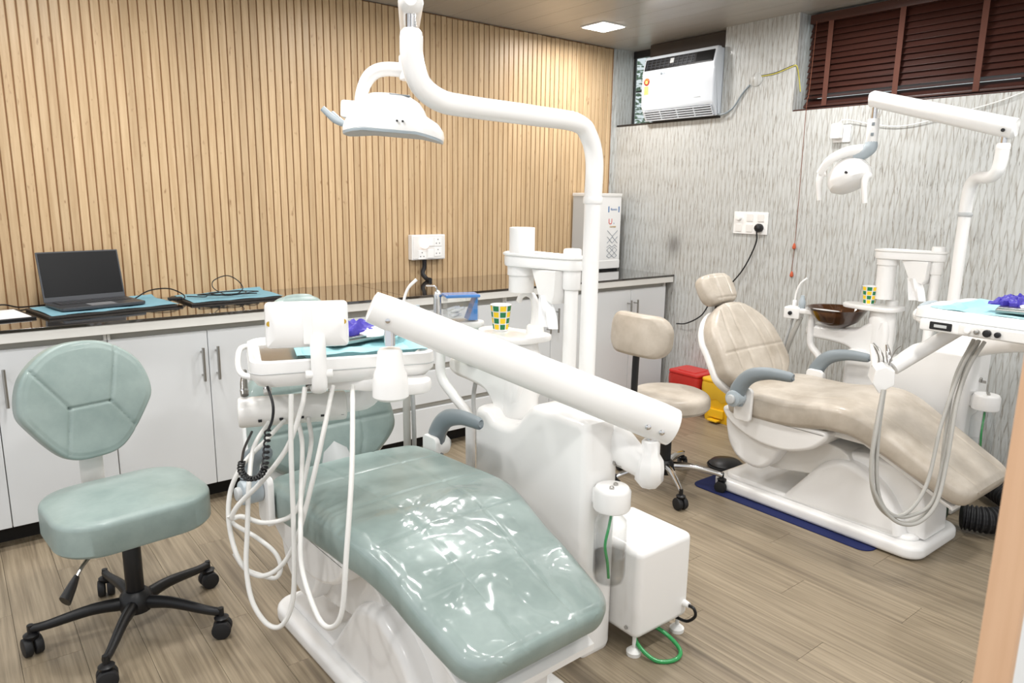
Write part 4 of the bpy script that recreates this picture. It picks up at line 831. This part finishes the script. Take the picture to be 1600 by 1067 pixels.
for (y, z) in ((-1.865, 1.465), (-2.085, 1.455)):
    part('handle', rel(L2, B().tube([(-.49, y-.01, z+.01), (-.505, y+.005, z), (-.515, y+.004, z-.04), (-.512, y-.005, z-.115)], [.012, .017, .014, .012], 12, 5)), 'white', L2)
# ------------------------------------------------------------------ instrument trays
def tray(label, loc, rz, fy=1):
    o = thing('instrument_tray', label, 'instrument tray', loc, rz)
    w, d = .47, .34
    def pol(w_, d_, r_): return rrect(w_, d_, r_)
    b = B(); rings = [(.36, .22, 0), (.44, .30, .008), (.47, .335, .03), (.474, .34, .05), (.47, .336, .074), (.455, .32, .078), (.442, .31, .07), (.435, .30, .058)]; vs, fs = [], []
    for a_, b__, z in rings: vs += [(p[0], p[1], z) for p in rrect(a_, b__*fy, .045)]
    N = len(vs)//len(rings)
    for j in range(len(rings)-1):
        for k in range(N): fs.append((j*N+k, j*N+(k+1) % N, (j+1)*N+(k+1) % N, (j+1)*N+k))
    fs.append(tuple(range(N))[::-1]); fs.append(tuple(range((len(rings)-1)*N, len(rings)*N)))
    part('tray_body', B().add(vs, fs), 'white', o)
    part('seam', B().tube([(p[0], p[1], .046) for p in rrect(.4735, .3395*fy, .045)], .0016, 5, 1, closed=True), 'light_grey', o)
    b = B(); n = 22; vs = []
    for j in range(n+1):
        for i_ in range(n+1):
            u, v = i_/n-.5, j/n-.5; e = max(abs(u), abs(v))
            vs.append((u*.41+.02, v*.31*fy, .064+.006*mn.noise(Vector((u*7, v*7, 2+rz)))+(.016 if e > .42 else 0)))
    fs = [(j*(n+1)+i_, j*(n+1)+i_+1, (j+1)*(n+1)+i_+1, (j+1)*(n+1)+i_) for j in range(n) for i_ in range(n)]
    b.add(vs, fs); b.add([(v[0], v[1], v[2]-.001) for v in vs], [f[::-1] for f in fs])
    return o, b
def crumple(c, w, d, h, seed):
    b = B(); n = 22; vs = []
    for j in range(n+1):
        for i_ in range(n+1):
            u, v = i_/n*2-1, j/n*2-1; rr = max(0, 1-(abs(u)**2.5+abs(v)**2.5)*.6)
            q_ = mn.noise(Vector((u*2.6+seed, v*2.6, seed))); q2 = mn.noise(Vector((u*4.2, v*4.2+seed, 1)))
            vs.append((c[0]+u*w/2*(1+.25*q2), c[1]+v*d/2*(1+.25*q_), c[2]+h*rr*(.45+.7*abs(q_)+.4*abs(q2))))
    fs = [(j*(n+1)+i_, j*(n+1)+i_+1, (j+1)*(n+1)+i_+1, (j+1)*(n+1)+i_) for j in range(n) for i_ in range(n)]
    b.add(vs, fs); m_ = n+1
    lo = [(v[0], v[1], c[2]) for v in vs]; b.add(lo, [f[::-1] for f in fs]); k = m_*m_
    for i_ in range(n):
        for a_, c_ in ((i_, i_+1), (i_*m_, (i_+1)*m_), (n*m_+i_, n*m_+i_+1), (i_*m_+n, (i_+1)*m_+n)): b.f.append((a_, c_, c_+k, a_+k))
    return b
# tray over the green chair
T1 = (-3.015, -1.905, .862); RZ1 = R(-17)
o, cloth = tray('white instrument tray over the green chair with a film viewer and hanging hoses', T1, RZ1)
M1 = Matrix.Translation(T1) @ Matrix.Rotation(RZ1, 4, 'Z'); M1i = M1.inverted()
cl = part('cloth', cloth, 'teal_cloth'); cl.location = T1; cl.rotation_euler = (0, 0, RZ1); tag(cl, 'light blue paper cloth in the tray above the green chair', 'cloth'); cl.name = 'tray_cloth'
cl.data.transform(Matrix.Translation((.03, 0, .004)) @ Matrix.Diagonal((.82, .95, 1, 1)))
part('side_handle', B().tube([(-.23, .14, .06), (-.254, .12, .055), (-.262, .04, .035), (-.255, -.05, .025), (-.23, -.08, .02)], .008, 10, 5), 'white', o)
part('steel_liner', B().rbox(-.205, -.04, -.135, .135, .057, .0605, .001), 'steel', o)
part('joint_arm', B().prism(catmull([(-.05, -.10), (.06, -.165), (.12, -.225), (.19, -.225), (.215, -.175), (.18, -.12), (.06, -.06)], 4, True), -.022, .012, 'z', .01), 'white', o)
part('joint_cup', B().lathe([(.038, -.022), (.046, -.015), (.045, .02), (.041, .045), (.035, .058), (.031, .10), (.026, .107), (.001, .108)], (.095, -.235, 0), 28), 'white', o)
part('joint_pin', B().cyl((.095, -.235, .115), (.095, -.235, .165), .014, seg=14), 'chrome', o)
vb = part('viewer_bracket', B().tube([(-.075, -.13, -.005), (-.075, -.185, .0), (-.075, -.2, .03), (-.075, -.198, .09), (-.075, -.185, .14)], .019, 10, 5, flat=.45, upv=(1, 0, 0)), 'white', o)
part('bracket_knob', B().cyl((-.108, -.195, .045), (-.042, -.195, .045), .011, seg=14, bev=.003), 'white', vb)
Mv = Matrix.Translation((-.095, -.155, .165)) @ Matrix.Rotation(R(-4), 4, 'Z') @ Matrix.Rotation(R(-8), 4, 'X')
vw = part('film_viewer', B().prism(rrect(.20, .115, .012), -.012, .012, 'z', .008).xf(Mv @ Matrix.Rotation(R(90), 4, 'X')), 'white', o, 'white film viewer seen from behind')
part('viewer_back', B().add([(-.095, -.012, -.052), (.095, -.012, -.052), (.095, -.012, .052), (-.095, -.012, .052), (-.075, -.026, -.03), (.075, -.026, -.03), (.075, -.026, .03), (-.075, -.026, .03)], [(0, 1, 5, 4), (1, 2, 6, 5), (2, 3, 7, 6), (3, 0, 4, 7), (4, 5, 6, 7)]).xf(Mv), 'white', vw)
part('viewer_rib', B().rbox(-.012, .012, -.030, -.01, -.05, .055, .005).xf(Mv), 'white', vw)
for xx in (-.09, .088): part('viewer_screw', B().cyl((xx, -.0125, .004), (xx, -.016, .004), .0065, seg=14).xf(Mv), 'gold', vw)
hb_ = part('handpiece_holder', B().cyl((-.27, .045, -.107), (.02, .035, -.107), .042, seg=26, bev=.008), 'offwhite', o, 'grey white cylindrical handpiece holder')
for k in range(5): part('slot', B().rbox(-.22+k*.055, -.21+k*.055, -.003, .002, -.125, -.118, .001), 'ink', hb_)
part('holder_link', B().tube([(.02, .035, -.10), (.08, .03, -.09), (.12, .0, -.01)], .03, 12, 5, flat=.6), 'white', o)
for k, (xx, m_) in enumerate(((-.25, 'steel'), (-.19, 'offwhite'), (-.075, 'chrome'))):
    hp_ = part('handpiece', B().tube([(xx, .05, -.06), (xx, .075, -.03), (xx+.004, .095, .0)], [.011, .010, .006], 12, 4), m_, o)
    part('coupling', B().lathe([(.012, 0), (.012, .006)], (xx, .058, -.052), 12, (0, .6, .8)), 'chrome' if m_ != 'chrome' else 'ink', hp_)
part('air_syringe', B().tube([(-.02, .05, -.07), (-.02, .08, -.03), (-.05, .10, -.02)], [.007, .006, .003], 10, 4), 'chrome', o)
HOSES = [[(-3.222, -2.082, .87), (-3.236, -2.101, .738), (-3.249, -2.127, .545), (-3.264, -2.144, .38), (-3.289, -2.131, .305), (-3.315, -2.098, .298), (-3.336, -2.057, .347), (-3.336, -2.024, .424), (-3.32, -2.0, .516), (-3.301, -1.974, .625), (-3.26, -1.90, .69), (-3.20, -1.85, .735)],
 [(-3.17, -2.04, .87), (-3.189, -2.06, .826), (-3.23, -2.063, .733), (-3.283, -2.028, .647), (-3.334, -1.99, .582), (-3.348, -1.974, .543), (-3.325, -1.977, .542), (-3.28, -2.002, .522), (-3.226, -2.027, .529), (-3.195, -2.029, .559), (-3.173, -2.016, .617), (-3.123, -1.95, .69), (-3.10, -1.88, .735)],
 [(-3.10, -2.05, .865), (-3.142, -2.10, .80), (-3.19, -2.125, .672), (-3.235, -2.105, .503), (-3.27, -2.067, .421), (-3.311, -2.026, .396), (-3.34, -1.979, .431), (-3.346, -1.937, .516), (-3.329, -1.915, .596), (-3.289, -1.914, .661), (-3.231, -1.90, .70), (-3.16, -1.86, .735)],
 [(-3.06, -2.08, .865), (-3.13, -2.22, .80), (-3.174, -2.299, .71), (-3.217, -2.354, .567), (-3.239, -2.369, .441), (-3.254, -2.343, .393), (-3.261, -2.286, .393), (-3.257, -2.193, .465), (-3.239, -2.146, .55), (-3.203, -2.07, .624), (-3.16, -1.98, .70), (-3.13, -1.88, .735)]]
for h in HOSES: part('hose', B().tube([M1i @ Vector(p) for p in h], .0062, 10, 8), 'hose', o)
part('hose', B().tube([M1i @ Vector(p) for p in [(-3.345, -1.937, .535), (-3.334, -1.939, .509), (-3.291, -1.981, .475), (-3.259, -2.016, .438), (-3.252, -2.031, .40), (-3.266, -2.027, .375), (-3.296, -2.002, .382), (-3.325, -1.975, .398), (-3.342, -1.951, .436)]], .0058, 10, 8), 'hose', o)
K = [(-3.25, -2.0, .875), (-3.255, -2.046, .842), (-3.26, -2.051, .806), (-3.272, -2.049, .777)]
K2 = catmull([(-3.272, -2.049, .777), (-3.28, -2.054, .733), (-3.288, -2.059, .69), (-3.302, -2.053, .668), (-3.323, -2.038, .664), (-3.334, -2.025, .682), (-3.33, -2.022, .703)], 40)
coil = []
for i_, p in enumerate(K2):
    a = i_*.55; coil.append(Vector(p)+Vector((math.cos(a), math.sin(a)*.6, math.sin(a)*.5))*.007)
part('coiled_cable', B().tube([M1i @ Vector(p) for p in K], .0035, 8, 5).tube([M1i @ p for p in coil], .0026, 6, 1).tube([M1i @ Vector(p) for p in [(-3.33, -2.022, .703), (-3.30, -1.95, .71), (-3.25, -1.86, .72)]], .0035, 8, 4), 'black', o, 'black coiled cable')
# balanced arm carrying the tray
pL = M1 @ Vector((.095, -.235, .195)); pR = Vector((-2.325, -2.47, .735))
ax = (pR-pL).normalized()
A1 = part('tray_arm', rel(u1, B().tube([pL-ax*.05, pL-ax*.046, pL, pR, pR+ax*.046, pR+ax*.05], [.028, .040, .043, .056, .054, .045], 24, 1, flat=.72, upv=(0, 0, 1))), 'white', u1, 'thick white balanced arm slanting up to the tray')
for t_ in (0, .045): part('arm_screw', rel(u1, B().lathe([(.008, 0), (.008, .004), (.004, .007), (.001, .007)], pR-ax*t_+Vector((-.022, -.032, -.018)), 14, (-.6, -.8, -.1))), 'chrome', A1)
part('arm_screw', rel(u1, B().lathe([(.006, 0), (.006, .004), (.001, .005)], pL+ax*.0+Vector((-.018, -.026, -.012)), 14, (-.6, -.8, -.1))), 'chrome', A1)
part('lower_pin', rel(u1, B().cyl((-2.345, -2.465, .70), (-2.345, -2.465, .66), .013, seg=14)), 'chrome', A1)
part('lower_joint', rel(u1, B().lathe([(.022, .685), (.026, .68), (.026, .645), (.038, .625), (.041, .60), (.040, .565), (.026, .548), (.001, .547)], (-2.345, -2.465, 0), 8)), 'white', A1)
part('swing_arm', rel(u1, B().tube([(-2.392, -2.23, .735), (-2.385, -2.29, .70), (-2.368, -2.38, .64), (-2.350, -2.455, .60)], [.045, .062, .058, .04], 16, 5, flat=.6)), 'white', A1)
# tray over the beige chair
T2 = (-1.03, -2.895, .918); RZ2 = R(-92)
o, cloth = tray('white instrument tray with display and knobs beside the beige chair', T2, RZ2, 1.3)
M2 = Matrix.Translation(T2) @ Matrix.Rotation(RZ2, 4, 'Z'); M2i = M2.inverted()
cl = part('tray_cloth', cloth, 'teal_cloth'); cl.location = T2; cl.rotation_euler = (0, 0, RZ2); tag(cl, 'light blue paper cloth in the tray beside the door edge', 'cloth')
cp2 = part('control_panel', B().rbox(-.20, .2, -0.2330, -0.2110, .004, .044, .008), 'white', o)
ds = part('display', B().rbox(-.165, -.095, -0.2370, -0.2310, .012, .038, .003), 'ink', cp2, 'small black display')
part('display_digits', B().rbox(-.15, -.11, -0.2378, -0.2360, .020, .030, .001), 'light_grey', ds)
part('knob_recess', B().rbox(-.075, .19, -0.2350, -0.2290, .008, .04, .003), 'offwhite', cp2)
for xx, r_, m_ in ((-.045, .010, 'white'), (-.018, .008, 'steel'), (.012, .012, 'black'), (.042, .009, 'black')):
    part('knob', B().cyl((xx, -0.2340, .024), (xx, -0.2480, .024), r_, seg=16, bev=.003), m_, cp2)
part('side_handle', B().tube([(-.225, .12, .055), (-.265, .10, .05), (-.282, .03, .04), (-.278, -.06, .03), (-.24, -.12, .028)], [.014, .02, .026, .024, .016], 12, 5), 'white', o)
part('handle_window', B().tube([(-.285, .07, .062), (-.292, .02, .056), (-.288, -.04, .05)], [.010, .016, .012], 10, 4), 'lamp_grey', o)
part('holder_arm', B().tube([(-.15, -.02, -.005), (-.20, -.10, -.06), (-.265, -.235, -.145)], [.024, .027, .025], 12, 5, flat=.75), 'white', o)
hp5 = [(-.036, -.02), (-.03, .028), (0, .042), (.03, .028), (.034, -.02), (-.012, -.055)]
hb_ = part('handpiece_holder', B().prism(hp5, -.055, .07, 'y', .005).xf(Matrix.Translation((-.275, -.29, -.165)) @ Matrix.Rotation(R(35), 4, 'Z')), 'white', o, 'white pentagonal handpiece holder')
for k, xx in enumerate((-.31, -.295, -.275)):
    part('handpiece', B().tube([(xx, -.28+k*.02, -.14), (xx-.015, -.27+k*.02, -.10), (xx-.03-.02*(k == 1), -.26+k*.02, -.07)], [.011, .010, .005], 10, 4), ('offwhite', 'steel', 'chrome')[k], o)
part('dental_mirror', B().tube([(-.275, -.26, -.14), (-.26, -.25, -.08), (-.245, -.245, -.06)], .0025, 6, 3), 'steel', o)
for h in ([(-1.10, -2.82, .887), (-1.154, -2.80, .791), (-1.204, -2.78, .599), (-1.268, -2.785, .408), (-1.327, -2.768, .317), (-1.385, -2.737, .292), (-1.429, -2.698, .335), (-1.44, -2.671, .436), (-1.419, -2.658, .583), (-1.385, -2.652, .72)],
          [(-1.09, -2.82, .887), (-1.14, -2.81, .80), (-1.164, -2.80, .675), (-1.21, -2.804, .484), (-1.264, -2.806, .339), (-1.33, -2.772, .294), (-1.385, -2.736, .296), (-1.419, -2.704, .343), (-1.426, -2.682, .437), (-1.409, -2.665, .583), (-1.375, -2.652, .72)],
          [(-1.10, -2.84, .887), (-1.15, -2.82, .80), (-1.179, -2.81, .68), (-1.222, -2.819, .483), (-1.27, -2.823, .347), (-1.326, -2.802, .283), (-1.381, -2.767, .274), (-1.424, -2.729, .312), (-1.456, -2.689, .397), (-1.454, -2.674, .489), (-1.435, -2.668, .597), (-1.39, -2.655, .72)],
          [(-1.08, -2.80, .887), (-1.128, -2.775, .748), (-1.173, -2.785, .578), (-1.219, -2.803, .394), (-1.273, -2.793, .295), (-1.333, -2.762, .262), (-1.38, -2.728, .283), (-1.418, -2.693, .331), (-1.431, -2.668, .417), (-1.417, -2.655, .542), (-1.38, -2.65, .72)]):
    part('hose', B().tube([M2i @ Vector(p) for p in h], .0065, 10, 8), 'grey_hose', o)
A2 = part('tray_arm', rel(u2, B().tube([(-.40, -2.58, .74), (-.55, -2.70, .80), (-.72, -2.86, .85), (-.80, -2.93, .855)], [.045, .048, .042, .032], 16, 5, flat=.7)), 'white', u2)
part('swing_arm', rel(u2, B().tube([(-.375, -2.46, .75), (-.385, -2.54, .745), (-.40, -2.60, .74)], [.035, .04, .036], 14, 4)), 'white', A2)
part('tray_joint', rel(u2, B().cyl((-.83, -2.95, .83), (-.83, -2.95, .885), .04, seg=20, bev=.005).tube([(-.80, -2.93, .86), (-.95, -2.95, .872)], .02, 10, 1)), 'white', A2)
# things lying in the trays
def pack(Mt, lab, lab2, x, y):
    q_ = single('instrument_pack', B().rbox(-.11, .11, -.05, .05, 0, .012, .003).rbox(-.105, .105, -.046, .046, .012, .018, .002), 'steel', lab, 'tray pack'); q_.location = Mt @ Vector((x, y, .076)); q_.rotation_euler = (0, 0, R(10))
    gcol = single('nitrile_gloves', crumple((0, 0, 0), .15, .10, .04, x*10+3), 'glove', lab2, 'gloves'); gcol.location = Mt @ Vector((x-.02, y+.01, .0945)); 
    wrp = single('clear_wrapper', crumple((0, 0, 0), .12, .09, .02, 7), 'paper', lab.replace('steel instrument pack', 'crumpled white wrapper'), 'wrapper'); wrp.location = Mt @ Vector((x+.07, y-.02, .0945))
pack(M1, 'steel instrument pack on the cloth of the tray above the green chair', 'purple gloves lying in the tray above the green chair', .06, .07)
pack(M2, 'steel instrument pack on the cloth of the tray beside the door edge', 'purple gloves lying in the tray beside the door edge', .0, .02)
# ------------------------------------------------------------------ waste bins
def bin_(label, loc, m, bag):
    o = thing('pedal_bin', label, 'bin', loc); w, d, h = .115, .095, .245
    b = B(); vs, fs = [], []; rg = [(.84, 0), (.86, .01), (.97, h-.03), (1.03, h-.025), (1.03, h)]
    for s, z in rg: vs += [(p[0]*s, p[1]*s, z) for p in rrect(2*d, 2*w, .025, 5)]
    N = len(vs)//len(rg)
    for j in range(len(rg)-1):
        for k in range(N): fs.append((j*N+k, j*N+(k+1) % N, (j+1)*N+(k+1) % N, (j+1)*N+k))
    fs.append(tuple(range(N))[::-1]); fs.append(tuple(range((len(rg)-1)*N, len(rg)*N)))
    part('bucket', B().add(vs, fs), m, o)
    ld_ = part('lid', B().prism(rrect(2*d*1.07, 2*w*1.07, .03, 6), h, h+.022, 'z', .008), m, o)
    part('lid_panel', B().prism(rrect(1.4*d, 1.3*w, .02, 5), h+.02, h+.026, 'z', .003), m, ld_)
    b = B(); n = 60; vs = []
    for z, s in ((h-.004, 1.055), (h-.04, 1.07), (h-.085, 1.05), (h-.105, 1.0)):
        for k, p in enumerate(dense(rrect(2*d, 2*w, .025, 5), n)): q_ = s+.02*math.sin(k*1.7+z*60)*(1 if z < h-.01 else .2); vs.append((p[0]*q_, p[1]*q_, z+.008*math.sin(k*.9)*(z < h-.09)))
    b.add(vs, [(j*n+k, j*n+(k+1) % n, (j+1)*n+(k+1) % n, (j+1)*n+k) for j in range(3) for k in range(n)])
    part('bag_rim', b, bag, o, 'plastic liner folded over the rim')
    part('pedal', B().rbox(-d-.035, -d+.02, -.035, .035, .012, .024, .004), m, o)
    part('pedal_housing', B().rbox(-d-.006, -d+.02, -.055, .055, .03, .085, .006), m, o)
bin_('yellow pedal bin with folded liner beside the beige chair', (-.125, -1.165, 0), 'yellow', 'yellow_bag')
bin_('red pedal bin with folded liner against the patterned wall', (-.125, -.90, 0), 'red', 'red_bag')
# golden straw in the gap below the drawers
b = B()
for k in range(46):
    x = -2.28+random.random()*.2; a = random.uniform(-.06, .06); b.tube([(x, -.46+random.random()*.02, .004), (x+a, -.47, .05+random.random()*.03)], .0016, 4, 1)
o = single('straw_broom', b, 'gold', 'golden straw bristles in the dark gap below the drawers', 'broom')
